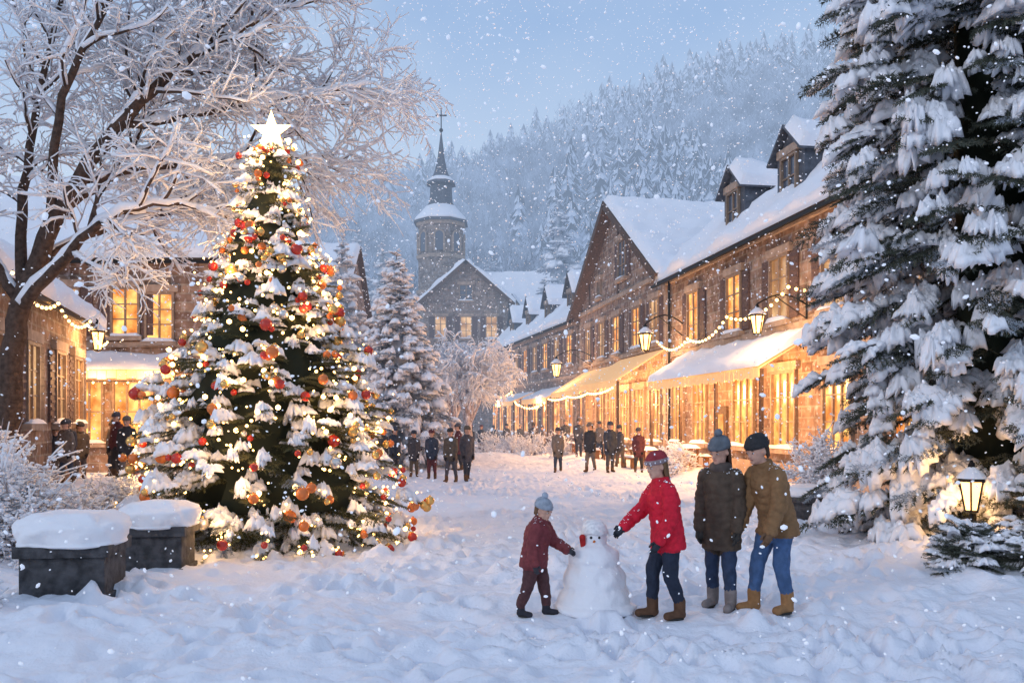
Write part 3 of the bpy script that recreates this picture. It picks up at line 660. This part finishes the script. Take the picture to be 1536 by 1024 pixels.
def crown(name,loc,H,r_,seed,k=1.):
    rr=np.random.default_rng(seed);L=[([(0,0,0),(0,0,H*.35)],.2,.15)]
    for i in range(9):
        a=i*.7;q=rr.uniform(.5,1);L.append(([(0,0,H*.28),(r_*.4*math.cos(a)*q,r_*.4*math.sin(a)*q,H*.6),(r_*.8*math.cos(a)*q,r_*.8*math.sin(a)*q,H*(1.0-.3*q))],.1,.02))
    branchy(name,L,.2,(9,7,5),(H*.25,H*.13,H*.07),(.04,.02,.014),seed,up=(0,.0,-.5,-1.2),loc=loc,snowk=2.6*k,bark=TWIG,yj=1)
crown('frosted_round_tree',(-2.0,40,0),6.0,2.2,5)
crown('frosted_round_tree',(-3.2,47,0),6.2,2.4,6)
# ------------------------------------------------------------ bushes
def bush(name,loc,rx_,ry_,rz_,seed,n=60):
    r=np.random.default_rng(seed);mb=MB()
    for i in range(n):
        a=r.uniform(0,6.28);e=r.uniform(.05,1.5);d=np.array([math.cos(a)*math.cos(e)*rx_,math.sin(a)*math.cos(e)*ry_,math.sin(e)*rz_])*r.uniform(.7,1.1)
        t=np.linspace(0,1,5);P=np.stack([d[0]*t,d[1]*t,d[2]*(1.35*t-.35*t*t)],1)+np.cumsum(r.normal(0,.035,(5,3)),0);P[0]*=.2
        v,f=tube(P,np.linspace(.012,.004,5),4);mb.add(v,f,0)
        for k in range(11):
            q=r.uniform(.25,1);p=np.array([np.interp(q,t,P[:,c]) for c in range(3)]);dd=d/np.linalg.norm(d)*.6+r.normal(0,.7,3);L=.12*(rx_+rz_)*r.uniform(.4,1);Q=np.array([p,p+dd*L*.5,p+dd*L+[0,0,-.02]])
            v,f=tube(Q,[.005,.004,.003],3);mb.add(v,f,0)
            if r.random()<.75: v,f=tube(Q+[0,0,.010],[.009,.014,.009],4);mb.add(v,f,1)
            for g in range(4):
                c=Q[0]+(Q[2]-Q[0])*r.random()+r.normal(0,.03,3);s=r.uniform(.012,.04)*r.uniform(.6,1);mb.add(ICO1[0]*[s*1.5,s*1.3,s*.8]+c+[0,0,.01],ICO1[1],1)
    mb.build(name,[TWIG,SNOW],loc=loc)
bush('snowy_shrub',(-6.6,11.6,.1),1.3,1.1,1.2,1,120)
bush('snowy_shrub',(-8.0,13.0,.1),1.5,1.1,1.6,2,120)
bush('snowy_shrub',(-5.35,8.0,.0),.5,.6,.7,3,70)
bush('snowy_shrub',(-6.3,14.0,.1),1.0,.8,.9,4,60)
bush('snowy_shrub',(6.9,19.5,.1),1.1,1.0,1.35,5,90)
bush('snowy_shrub',(5.6,30,.1),.8,1.5,1.0,6,60)
for i,(x,y) in enumerate([(-1.6,52),(0,50),(1.2,47),(2.4,44),(-4,43)]): bush('snowy_shrub',(x,y,.1),1.2,1.2,1.1,10+i,50)
def jun(name,loc,H,r_,seed): conifer(name,loc,H,[(0,r_*.9),(H*.3,r_),(H*.7,r_*.7),(H,.1)],nz_=9,dens=9,sl=.42,padp=.8,pads=.8,slope=(-.05,.8),z0=.1,seed=seed,core=.4,needmat=NEEDS,padn=2)
jun('snowy_juniper_shrub',(7.2,10.8,.1),1.5,1.1,61);jun('snowy_juniper_shrub',(5.6,10.6,.03),.6,.6,62);jun('snowy_juniper_shrub',(6.35,10.2,.05),.7,.7,63)
# ------------------------------------------------------------ planters
def planter(name,x,y,w,d,h,cap,rot,round_=False):
    e=empty(name,(x,y,0),R(rot));mb=MB();s=MB()
    if round_:
        v,f=loft([(-.1,w*.42,w*.42),(.05,w*.45,w*.45),(h*.8,w*.5,w*.5),(h*.82,w*.56,w*.56),(h,w*.56,w*.56)],24);mb.add(v,f)
        v,f=loft([(h,.55*w,.55*w),(h+cap*.4,.58*w,.58*w),(h+cap*.8,.5*w,.5*w),(h+cap,.3*w,.3*w),(h+cap*1.03,.02,.02)],24);v=v*(1+.05*nz(v,6.)[:,None]);s.add(v,f)
    else:
        for b in [(-w/2,w/2,-d/2,d/2,-.15,h*.8),(-w/2-.05,w/2+.05,-d/2-.05,d/2+.05,h*.8+.002,h),(-w/2-.03,w/2+.03,-d/2-.03,d/2+.03,-.16,.1)]: v,f=boxm(*b);mb.add(v,f)
        vv,ff=ico(5)
        q=np.sign(vv)*np.abs(vv)**.68;n_=nz(vv,1.7,x)+.4*nz(vv,4.,x);q=q*[w/2+.12,d/2+.12,cap*.66]*(1+.16*n_[:,None]);q[:,2]=np.where(q[:,2]<0,q[:,2]*.35,q[:,2])+h+cap*.10;s.add(q,ff)
    o=mb.build('stone_body',[STONE],smooth=False,parent=e);s.build('snow_cap',[SNOW],parent=e)
    if not round_:
        bv=o.modifiers.new('b','BEVEL');bv.width=.015;bv.segments=2
planter('stone_planter',-4.72,9.35,.84,.75,.62,.42,8);planter('stone_planter',-4.45,10.95,.70,.65,.62,.38,6);planter('stone_planter',5.45,15.9,.85,.8,.55,.2,0,True)
# ------------------------------------------------------------ people
def capsule(p0,p1,r0,r1,n=12):
    p0=np.array(p0,float);p1=np.array(p1,float);d=p1-p0;L=np.linalg.norm(d)+1e-6;d/=L;P=[];Rr=[]
    for a in np.linspace(-88,0,5): P.append(p0+d*r0*math.sin(R(a)));Rr.append(r0*math.cos(R(a)))
    for a in np.linspace(0,88,5): P.append(p1+d*r1*math.sin(R(a)));Rr.append(r1*math.cos(R(a)))
    P=np.array(P);Rr=np.array(Rr)
    up=np.array([0,0,1.]) if abs(d[2])<.8 else np.array([1.,0,0]);A=np.cross(d,up);A/=np.linalg.norm(A);Bv=np.cross(d,A);a=np.arange(n)*2*math.pi/n
    V=(P[:,None]+Rr[:,None,None]*(A[None,None]*np.cos(a)[None,:,None]+Bv[None,None]*np.sin(a)[None,:,None])).reshape(-1,3);k=len(P)
    i=np.arange(k-1)[:,None]*n;j=np.arange(n)[None];j2=(j+1)%n
    F=np.concatenate([np.stack([i+j,i+j2,i+n+j2],-1).reshape(-1,3),np.stack([i+j,i+n+j2,i+n+j],-1).reshape(-1,3)]);V=np.vstack([V,P[0],P[-1]]);jj=np.arange(n);j3=(jj+1)%n
    F=np.vstack([F,np.stack([np.full(n,k*n),j3,jj],1),np.stack([np.full(n,k*n+1),(k-1)*n+jj,(k-1)*n+j3],1)]);return V,F
def remesh(v,f,vox):
    me=bpy.data.meshes.new('tmp');me.from_pydata([tuple(x) for x in v],[],[tuple(int(q) for q in x) for x in f]);o=bpy.data.objects.new('tmp',me);sc.collection.objects.link(o)
    bm=bmesh.new();bm.from_mesh(me);bmesh.ops.recalc_face_normals(bm,faces=bm.faces);bm.to_mesh(me);bm.free()
    m=o.modifiers.new('r','REMESH');m.mode='VOXEL';m.voxel_size=vox
    s=o.modifiers.new('s','SMOOTH');s.factor=.5;s.iterations=3
    o.modifiers.new('t','TRIANGULATE')
    dg=bpy.context.evaluated_depsgraph_get();dg.update();ev=o.evaluated_get(dg);m2=ev.to_mesh();n=len(m2.vertices);co=np.empty(n*3,np.float32);m2.vertices.foreach_get('co',co)
    nm=np.empty(n*3,np.float32);m2.vertices.foreach_get('normal',nm);F=np.empty(len(m2.polygons)*3,np.int32);m2.loops.foreach_get('vertex_index',F);ev.to_mesh_clear()
    bpy.data.objects.remove(o);bpy.data.meshes.remove(me);return co.reshape(-1,3).astype(float),F.reshape(-1,3),nm.reshape(-1,3)
MC={}
def cm(name,c,**k):
    c=tuple(float(q) for q in c);key=(name,c)
    if key not in MC: MC[key]=mat(name,c,k.get('rough',.75),var=.18,scale=25,bump=k.get('bump',.25),bscale=k.get('bs',60),bd=.02)
    return MC[key]
SKIN=(.58,.34,.25)
def person(name,loc,head_deg,H=1.7,lean=0,hem=.44,armR=((.05,-.12,-1),(.15,.05,-1)),armL=((.05,.12,-1),(.15,-.05,-1)),feet=((-.02,-.065),(.04,.065)),kneef=.02,hyaw=0,hpitch=0,jacket=(.1,.06,.05),pants=(.03,.035,.05),hat=(.1,.1,.12),boots=(.12,.07,.04),glove=(.02,.02,.025),hatband=None,pom=None,scarf=None,hair=(.06,.035,.02),longhair=False,puff=True,child=False,vox=.010,hipx=0,detail=True,bulk=1.):
    M1=lambda a:np.array([[math.cos(a),0,math.sin(a),0],[0,1,0,0],[-math.sin(a),0,math.cos(a),0]])
    hipz=.50;a=R(lean);hs=1.32 if child else 1.14
    piv=np.array([hipx,0,.52])
    def up_(p): p=np.atleast_2d(np.asarray(p,float))-[0,0,.52];return (xf(p,M1(a))+piv)
    parts=[]
    def cap(p0,p1,r0,r1,m): parts.append((np.array(p0,float),np.array(p1,float),r0,r1,m))
    V=[];Fc=[];n=0
    def addg(v,f):
        nonlocal n;V.append(v);Fc.append(f+n);n+=len(v)
    b=bulk
    for s,(fx,fy) in zip((-1,1),feet):
        hip=np.array([hipx,s*.048,hipz]);an=np.array([fx,fy,.055]);kn=(hip+an)/2+np.array([kneef,0,.005])
        cap(hip,kn,.056*b,.041*b,1);cap(kn,an+[0,0,.05],.041*b,.032*b,1)
        cap(an+[0,0,.055],an+[-.002,0,-.01],.037,.035,3);cap(an+[-.012,0,-.026],an+[.085,s*.012,-.03],.029,.026,3)
    shz=.775;hands=[]
    for s,(d1,d2) in zip((-1,1),(armR,armL)):
        sh=up_([0,s*.088,shz])[0];d1=np.array(d1,float);d2=np.array(d2,float);d1/=np.linalg.norm(d1);d2/=np.linalg.norm(d2)
        el=sh+d1*.165;wr=el+d2*.145
        cap(sh,el,.044*b,.037*b,0);cap(el,wr,.038*b,.030*b,0);cap(wr,wr+d2*.05,.022,.025,4);hands.append((s,wr,d2))
    nk=up_([0,0,.80])[0];hc=up_([.014,0,.80+.120*(.9 if child else 1)])[0]
    ya,pi_=R(hyaw),R(hpitch+lean*.4);Rz=np.array([[math.cos(ya),-math.sin(ya),0],[math.sin(ya),math.cos(ya),0],[0,0,1]]);Ry=M1(pi_)[:,:3]
    HM=np.zeros((3,4));HM[:,:3]=Rz@Ry*hs;HM[:,3]=hc
    hp=lambda p:xf(np.atleast_2d(p),HM)[0]
    cap(nk,hc-[0,0,.03],.036,.032,2)
    for p0,p1,r0,r1,m in parts: addg(*capsule(p0,p1,r0,r1))
    for c,sz in (((0,0,.012),(.056,.047,.056)),((.012,0,-.03),(.039,.036,.034)),((.054,0,-.012),(.012,.009,.013)),((0,.046,-.008),(.009,.006,.015)),((0,-.046,-.008),(.009,.006,.015)),((.038,0,-.048),(.015,.018,.012)),((.042,.0,-.034),(.011,.016,.007))):
        addg(xf(ICO2[0]*sz+c,HM),ICO2[1])
    rg=[(hem,.086,.108),(.50,.084,.105),(.56,.078,.097),(.62,.078,.096),(.70,.081,.102),(.75,.074,.099),(.79,.058,.080),(.815,.047,.056),(.838,.043,.049)]
    rg=[(z,x*b,y*b) for z,x,y in rg];tv,tf=loft(rg,24);low=tv[:,2]<.52
    tt=up_(tv);tt[low]=tv[low]+[hipx,0,0]+np.stack([np.sin(a)*(tv[low,2]-.52)*.5,0*tv[low,2],0*tv[low,2]],1);addg(tt,tf)
    v=np.vstack(V);f=np.vstack(Fc);v,f,nm=remesh(v*H,f,vox);v/=H
    D=[];ms=[];TT=[]
    for p0,p1,r0,r1,m in parts:
        d=p1-p0;L2=d.dot(d)+1e-9;t=np.clip((v-p0)@d/L2,0,1);D.append(np.linalg.norm(v-(p0+t[:,None]*d),axis=1)-(r0+(r1-r0)*t));ms.append(m);TT.append(t*math.sqrt(L2))
    q=v-piv;q=xf(q,np.hstack([M1(-a)[:,:3],np.zeros((3,1))]))+[0,0,.52];ql=v[:,2]<.52;q[ql]=v[ql]-[hipx,0,0]
    zz=np.array([r_[0] for r_ in rg]);rxx=np.interp(q[:,2],zz,[r_[1] for r_ in rg]);ryy=np.interp(q[:,2],zz,[r_[2] for r_ in rg])
    dt=(np.sqrt((q[:,0]/rxx)**2+(q[:,1]/ryy)**2)-1)*np.minimum(rxx,ryy);dt=dt+np.maximum(0,hem-.008-q[:,2])*2+np.maximum(0,q[:,2]-.84)*2
    D.append(dt);ms.append(0);TT.append(q[:,2])
    D.append(np.linalg.norm((v-hc)/hs,axis=1)-.062);ms.append(2);TT.append(v[:,2])
    D=np.array(D);ms=np.array(ms)
    ing=(q[:,2]>hem-.004)&(v[:,2]<.62);D[np.ix_(np.where(ms==1)[0],np.where(ing)[0])]+=.5
    k=D.argmin(0);vm_=ms[k];T_k=np.array(TT)[k,np.arange(len(v))]
    jm=vm_==0
    if puff: v[jm]+=nm[jm]*(.0048*np.abs(np.sin(math.pi*(T_k[jm]+.004*np.sin(v[jm,1]*60))/.042))**.6)[:,None]
    fold=np.array([noise.noise(Vector((p[0]*20,p[1]*20,p[2]*16)))+.5*noise.noise(Vector((p[0]*45,p[1]*45,p[2]*30))) for p in v])*.008;v+=nm*(fold*((vm_==1)|(vm_==0)))[:,None]
    fm=vm_[f[:,0]];mb=MB();mb.add(v,f,fm)
    cr=lambda z,x,y,hh:loft([(z-hh,x,y),(z,x+.004,y+.004),(z+hh,x,y)],24)
    vv,ff=cr(.832,.048,.054,.020);mb.add(up_(vv),ff,0)
    for s,(fx,fy) in zip((-1,1),feet):
        vv,ff=loft([(0,.060,.029),(.012,.061,.030)],16);mb.add(vv+[fx+.035,fy+s*.006,.002],ff,9)
    for s,wr,d2 in hands:
        vt,ft=tube([wr-d2*.012,wr+d2*.004],[.0335*b,.032*b],12);mb.add(vt,ft,0)
        fw=np.array([1.,0,0]) if abs(d2[2])>.8 else np.array([0,0,1.]);fw=fw-fw.dot(d2)*d2;fw/=np.linalg.norm(fw);inn=np.cross(d2,fw)
        if inn[1]*s>0: inn=-inn
        pe=wr+d2*.052
        for i_,(o_,L) in enumerate(((-.016,.038),(-.005,.044),(.006,.042),(.017,.033))):
            b0=pe+fw*-o_;b1=b0+d2*L*.55;b2=b1+(d2*.8+inn*.6)*L*.5;mb.add(*capsule(b0,b1,.0068,.0062,6),4);mb.add(*capsule(b1,b2,.0062,.005,6),4)
        b0=wr+d2*.02+fw*.015;b1=b0+fw*.02+d2*.02;b2=b1+d2*.022+inn*.006;mb.add(*capsule(b0,b1,.0085,.0075,6),4);mb.add(*capsule(b1,b2,.0075,.006,6),4)
    for s in(-1,1):
        mb.add(xf(ICO2[0]*[.0050,.0068,.0046]+[.0480,s*.0185,.000],HM),ICO2[1],5);mb.add(xf(ICO2[0]*.0040+[.0508,s*.0185,-.0006],HM),ICO2[1],6)
        mb.add(xf(ICO2[0]*[.0052,.0085,.0026]+[.0492,s*.0185,.0046],HM),ICO2[1],2)
        mb.add(xf(ICO1[0]*[.004,.010,.0022]+[.0505,s*.019,.0120],HM),ICO1[1],6)
    mb.add(xf(ICO2[0]*[.005,.012,.0032]+[.0510,0,-.034],HM),ICO2[1],10)
    zb=-.075 if longhair else -.028
    for aa in np.linspace(105,255,15):
        c,s=math.cos(R(aa)),math.sin(R(aa));mb.add(*capsule(hp((.050*c-.002,.044*s,.02)),hp((.046*c-.006,.043*s,zb+.01*math.sin(aa))),.011*hs,.006,6),6)
    rg2=[(.018,.060,.052,-.003),(.034,.063,.055,-.004),(.050,.059,.052,-.007),(.066,.047,.043,-.010),(.077,.030,.028,-.012),(.082,.003,.003,-.012)]
    vv,ff=loft(rg2,20);mb.add(xf(vv,HM),ff,7);vv,ff=loft([(.014,.059,.052,-.003),(.018,.0645,.0565,-.003),(.036,.065,.057,-.004),(.040,.060,.053,-.004)],20);mb.add(xf(vv,HM),ff,8)
    if pom: mb.add(xf(ICO3[0]*.021*(1+.25*nz(ICO3[0],5.)[:,None])+[-.013,0,.094],HM),ICO3[1],11)
    if scarf:
        vv,ff=loft([(.795,.05,.055),(.815,.064,.068),(.84,.062,.066),(.855,.048,.052)],18);mb.add(up_(vv),ff,12)
    if detail:
        r=np.random.default_rng(int(abs(loc[0])*100));w=np.where((nm[:,2]>.45)&((vm_==0)))[0]
        for i in r.choice(w,min(len(w),70),replace=False): s=r.uniform(.002,.005);mb.add(ICO1[0]*[s*1.3,s*1.3,s*.7]+v[i],ICO1[1],13)
        for i in range(22):
            aa=r.uniform(0,6.28);zq=r.uniform(.02,.07);rq=.065*math.sqrt(max(0,1-(zq/.085)**2))+.001;s=r.uniform(.0015,.0035);mb.add(xf(ICO1[0]*s+[rq*math.cos(aa)-.008,rq*.88*math.sin(aa),zq],HM),ICO1[1],13)
        if hatband:
            for i in range(14):
                aa=i*6.283/14;mb.add(xf(ICO1[0]*[.004,.004,.005]+[.0655*math.cos(aa)-.004,.0575*math.sin(aa),.027],HM),ICO1[1],13)
    mats=[cm('winter_jacket_cloth',jacket),cm('trouser_cloth',pants,bs=90),cm('skin',SKIN,bump=.05),cm('boot_leather',boots),cm('glove_knit',glove),cm('eye_white',(.6,.6,.6)),cm('hair',hair),cm('knit_hat',hat,bump=.9,bs=70),cm('knit_hat_band',hatband or hat,bump=.9,bs=70),cm('rubber_sole',(.03,.028,.025)),cm('lips',(.42,.19,.15)),cm('pompom',pom or (.5,.5,.5)),cm('scarf_knit',scarf or (.3,.3,.3)),SNOW]
    o=mb.build(name,mats,loc=loc,rotz=R(head_deg));o.scale=(H,H,H);return o
person('child_in_maroon_snowsuit',(.22,8.55,-.005),-22,1.16,10,.42,armR=((-.1,-.25,-1),(.2,-.05,-1)),armL=((.5,.15,-.85),(.9,-.1,-.45)),feet=((-.09,-.08),(.08,.075)),kneef=.02,hyaw=-14,hpitch=12,jacket=(.19,.04,.045),pants=(.085,.036,.038),hat=(.34,.39,.46),pom=(.42,.48,.57),boots=(.03,.03,.04),glove=(.05,.05,.06),child=True,bulk=1.34,hair=(.16,.09,.05))
person('person_in_red_jacket',(1.50,8.45,-.005),196,1.62,8,.42,armR=((.55,-.05,-.76),(.84,.1,-.68)),armL=((.0,.22,-1),(.4,-.2,-.85)),feet=((.06,-.06),(-.06,.06)),kneef=.035,hyaw=10,hpitch=10,jacket=(.60,.012,.035),pants=(.02,.028,.05),hat=(.30,.035,.045),hatband=(.30,.22,.23),boots=(.11,.055,.03),glove=(.03,.035,.045),hair=(.18,.10,.05),longhair=True,hipx=-.01,bulk=1.12)
person('woman_in_long_dark_coat',(2.15,8.9,-.005),236,1.75,2,.35,armR=((.08,-.15,-1),(.2,.0,-1)),armL=((.05,.16,-1),(.3,0,-1)),feet=((-.02,-.06),(.04,.07)),hyaw=-14,hpitch=14,jacket=(.085,.06,.042),pants=(.03,.05,.10),hat=(.13,.15,.175),pom=(.16,.18,.21),boots=(.22,.19,.18),glove=(.05,.045,.04),hair=(.08,.04,.025),longhair=True,bulk=1.06,scarf=(.10,.08,.07))
person('man_in_brown_jacket',(2.62,8.72,-.005),206,1.82,19,.43,armR=((.25,-.1,-1),(.5,.1,-1)),armL=((.1,.2,-1),(.4,-.05,-.95)),feet=((.07,-.07),(-.04,.07)),kneef=.03,hyaw=4,hpitch=8,jacket=(.23,.125,.055),pants=(.06,.12,.25),hat=(.03,.03,.033),boots=(.33,.17,.07),glove=(.16,.09,.05),hair=(.05,.03,.02),hipx=-.035,bulk=1.10)
cols=[(.04,.05,.07),(.065,.065,.075),(.12,.04,.045),(.045,.06,.09),(.11,.09,.07),(.08,.08,.095),(.17,.14,.12),(.045,.045,.05)]
def crowd(x,y,hd,k):
    r=np.random.default_rng(k);w=r.uniform(.02,.09)
    person('pedestrian',(x,y,float(hgt(x,y))-.02),hd,r.uniform(1.62,1.84),r.uniform(0,5),r.choice([.44,.36,.42]),armR=((r.uniform(-.2,.3),-.14,-1),(.35,.15,-.9)),armL=((r.uniform(-.2,.3),.14,-1),(.3,-.1,-.9)),feet=((w,-.06),(-w,.06)),hyaw=r.uniform(-25,25),hpitch=r.uniform(0,10),jacket=cols[k%8],pants=cols[(k*3+1)%8],hat=cols[(k*5+3)%8],vox=.028,detail=False,bulk=1.08,puff=False)
k=0
for px,d,hd in ((612,34,250),(630,33.5,290),(648,29.4,265),(677,27.8,250),(700,28.4,300),(837,33,265),(886,32,240),(915,31.5,280),(931,34.5,200),(958,32,255),(722,52,270),(760,56,250),(800,48,90),(815,52,200),(848,46,270),(592,31,300),(575,31.5,250),(688,33,200),(662,36,290),(640,40,250),(868,40,270),(900,39,240),(780,60,270),(740,62,90),(621,30.5,270),(655,44,90),(706,42,250)):
    k+=1;crowd((px-768)/1300*d,d,hd,k)
for x,y,hd in ((-13.2,26.5,300),(-12.4,27,250),(-11.8,25.8,270),(-12.9,24.4,330),(-11.3,27.6,200),(-12.2,23.8,280),(-11.2,24.6,240),(-10.8,26.2,290),(-13.8,25.4,310),(-10.3,28.2,260),(-11.6,22.6,250),(-10.4,23.4,290)):
    k+=1;crowd(x,y,hd,k)
# snowman
SM=empty('snowman',(.83,8.72,0));mb=MB();I4=ico(4)
def lump(c,s,seed,am=.08):
    v,f=I4;return v*(1+am*nz(v,2.2,seed)+am*.6*nz(v,6,seed))[:,None]*s+c,f
vs=[];fs=[];n=0
for c,s,sd in (((0,0,.12),(.36,.34,.24),1),((0,0,.30),(.32,.30,.26),2),((.0,0,.53),(.26,.24,.17),3),((0,0,.73),(.125,.125,.13),4),((0,0,.05),(.42,.4,.1),5)):
    v,f=lump(c,s,sd);vs.append(v);fs.append(f+n);n+=len(v)
v,f,_=remesh(np.vstack(vs),np.vstack(fs),.016);mb.add(v,f,0);mb.build('snow_body',[SNOW],parent=SM)
mb=MB();v,f=loft([(.77,.125,.125),(.785,.142,.142),(.82,.142,.142),(.83,.128,.128),(.87,.118,.118),(.905,.080,.080),(.92,.01,.01)],20);mb.add(v*(1+.03*nz(v,8)[:,None]),f,0);mb.build('white_hat',[cm('white_knit',(.88,.88,.90),bump=.3)],parent=SM)
mb=MB();v,f=loft([(.62,.11,.11),(.635,.135,.135),(.655,.14,.135),(.67,.12,.12)],20);mb.add(v,f,1);mb.add(*capsule((-.12,-.07,.665),(-.13,-.10,.755),.026,.032),0);mb.build('red_scarf',[cm('red_knit',(.45,.02,.02),bump=.8),cm('pale_knit',(.7,.68,.68),bump=.8)],parent=SM)
mb=MB()
for x,z in((-.045,.755),(.035,.755)): mb.add(ICO2[0]*.014+[x,-.115,z],ICO2[1],0)
v,f=tube([(-.01,-.11,.72),(-.03,-.17,.715)],[.016,.003],8);mb.add(v,f,1)
mb.build('coal_eyes_and_carrot',[cm('coal',(.02,.02,.02)),cm('carrot',(.7,.2,.03))],parent=SM)
def table(x,y):
    e=MB();v,f=boxm(-.9,.9,-.35,.35,.70,.75);e.add(v,f,0)
    for s in(-1,1):
        for t in(-1,1): v,f=boxm(s*.75-.03,s*.75+.03,t*.28-.03,t*.28+.03,0,.70);e.add(v,f,0)
        v,f=boxm(-.9,.9,s*.62-.13,s*.62+.13,.42,.46);e.add(v,f,0)
        for t in(-.7,.7): v,f=boxm(t-.03,t+.03,s*.62-.1,s*.62+.1,0,.42);e.add(v,f,0)
        v,f=snow_slab([(-.9,s*.62-.13,.462),(.9,s*.62-.13,.462),(.9,s*.62+.13,.462),(-.9,s*.62+.13,.462)],.08,.1);e.add(v,f,1)
    v,f=snow_slab([(-.9,-.35,.752),(.9,-.35,.752),(.9,.35,.752),(-.9,.35,.752)],.13,.12);e.add(v,f,1)
    e.build('picnic_table',[cm('table_wood',(.25,.12,.05)),SNOW],smooth=False,loc=(x,y,float(hgt(x,y))-.02),rotz=R(99))
for x,y in((5.3,35),(4.3,39.5),(6.2,31.5),(3.6,44)): table(x,y)
# falling snow
N=24000;Yp=2.4+44*rng.random(N)**.8;Xp=(rng.uniform(-.72,.72,N))*(Yp+1);Zp=rng.uniform(.03,1,N)*(1.9+.52*Yp)
S=rng.uniform(.003,.008,N)*(1+.05*Yp)*np.where(rng.random(N)<.10,1.8,1);M=frames(np.stack([Xp,Yp,Zp],1),rng.normal(size=(N,3)),np.stack([S*1.4,S,S*.8],1))
FL=mat('snowflake_added_glow',(.93,.94,.97),.8,haze=False,emit=(.8,.86,1),es=.2)  # faint emission added to brighten the flakes, they are no light source
mb=MB();v,f=inst(ICO1,M);mb.add(v,f);mb.build('falling_snow',[FL])
# ------------------------------------------------------------ world, sun, camera
w=bpy.data.worlds.new('World');sc.world=w;w.use_nodes=True;N=w.node_tree.nodes;L=w.node_tree.links;bg=N['Background']
sky=N.new('ShaderNodeTexSky');sky.sky_type='NISHITA';sky.sun_disc=False;sky.sun_elevation=R(22);sky.sun_rotation=R(200)
tc=N.new('ShaderNodeTexCoord');sp=N.new('ShaderNodeSeparateXYZ');L.new(tc.outputs['Generated'],sp.inputs[0])
rp=N.new('ShaderNodeValToRGB');e=rp.color_ramp.elements;e[0].position=0;e[0].color=(.62,.71,.89,1);e[1].position=.8;e[1].color=(.38,.50,.76,1);q=e.new(.22);q.color=(.62,.75,.93,1);q=e.new(.42);q.color=(.33,.50,.80,1);q=e.new(.52);q.color=(.34,.48,.76,1)
L.new(sp.outputs['Z'],rp.inputs['Fac'])
no=N.new('ShaderNodeTexNoise');no.inputs['Scale'].default_value=2.2;no.inputs['Detail'].default_value=5;L.new(tc.outputs['Generated'],no.inputs['Vector'])
mr=N.new('ShaderNodeMapRange');mr.inputs['From Min'].default_value=.4;mr.inputs['From Max'].default_value=.7;mr.inputs['To Max'].default_value=.6;L.new(no.outputs['Fac'],mr.inputs['Value'])
mx=N.new('ShaderNodeMixRGB');mx.inputs[2].default_value=(.64,.76,.93,1);L.new(mr.outputs[0],mx.inputs[0]);L.new(rp.outputs[0],mx.inputs[1])
sm=N.new('ShaderNodeVectorMath');sm.operation='SCALE';sm.inputs['Scale'].default_value=.08;L.new(sky.outputs[0],sm.inputs[0])
m2=N.new('ShaderNodeMixRGB');m2.inputs[0].default_value=.08;L.new(mx.outputs[0],m2.inputs[1]);L.new(sm.outputs[0],m2.inputs[2]);L.new(m2.outputs[0],bg.inputs['Color']);bg.inputs['Strength'].default_value=1.0
s=bpy.data.lights.new('sun','SUN');s.energy=.5;s.angle=R(8);s.color=(.95,.94,1);so=bpy.data.objects.new('sun',s);sc.collection.objects.link(so);so.rotation_euler=(R(68),0,R(-48))
c=bpy.data.cameras.new('camera');co=bpy.data.objects.new('camera',c);sc.collection.objects.link(co);co.location=(0,0,1.9);co.rotation_euler=(R(90),0,0);c.lens=30.47;c.sensor_width=36;c.shift_y=.0788;c.clip_end=1500;c.clip_start=.1;sc.camera=co
sc.view_settings.view_transform='Standard';sc.view_settings.look='None';sc.view_settings.exposure=0
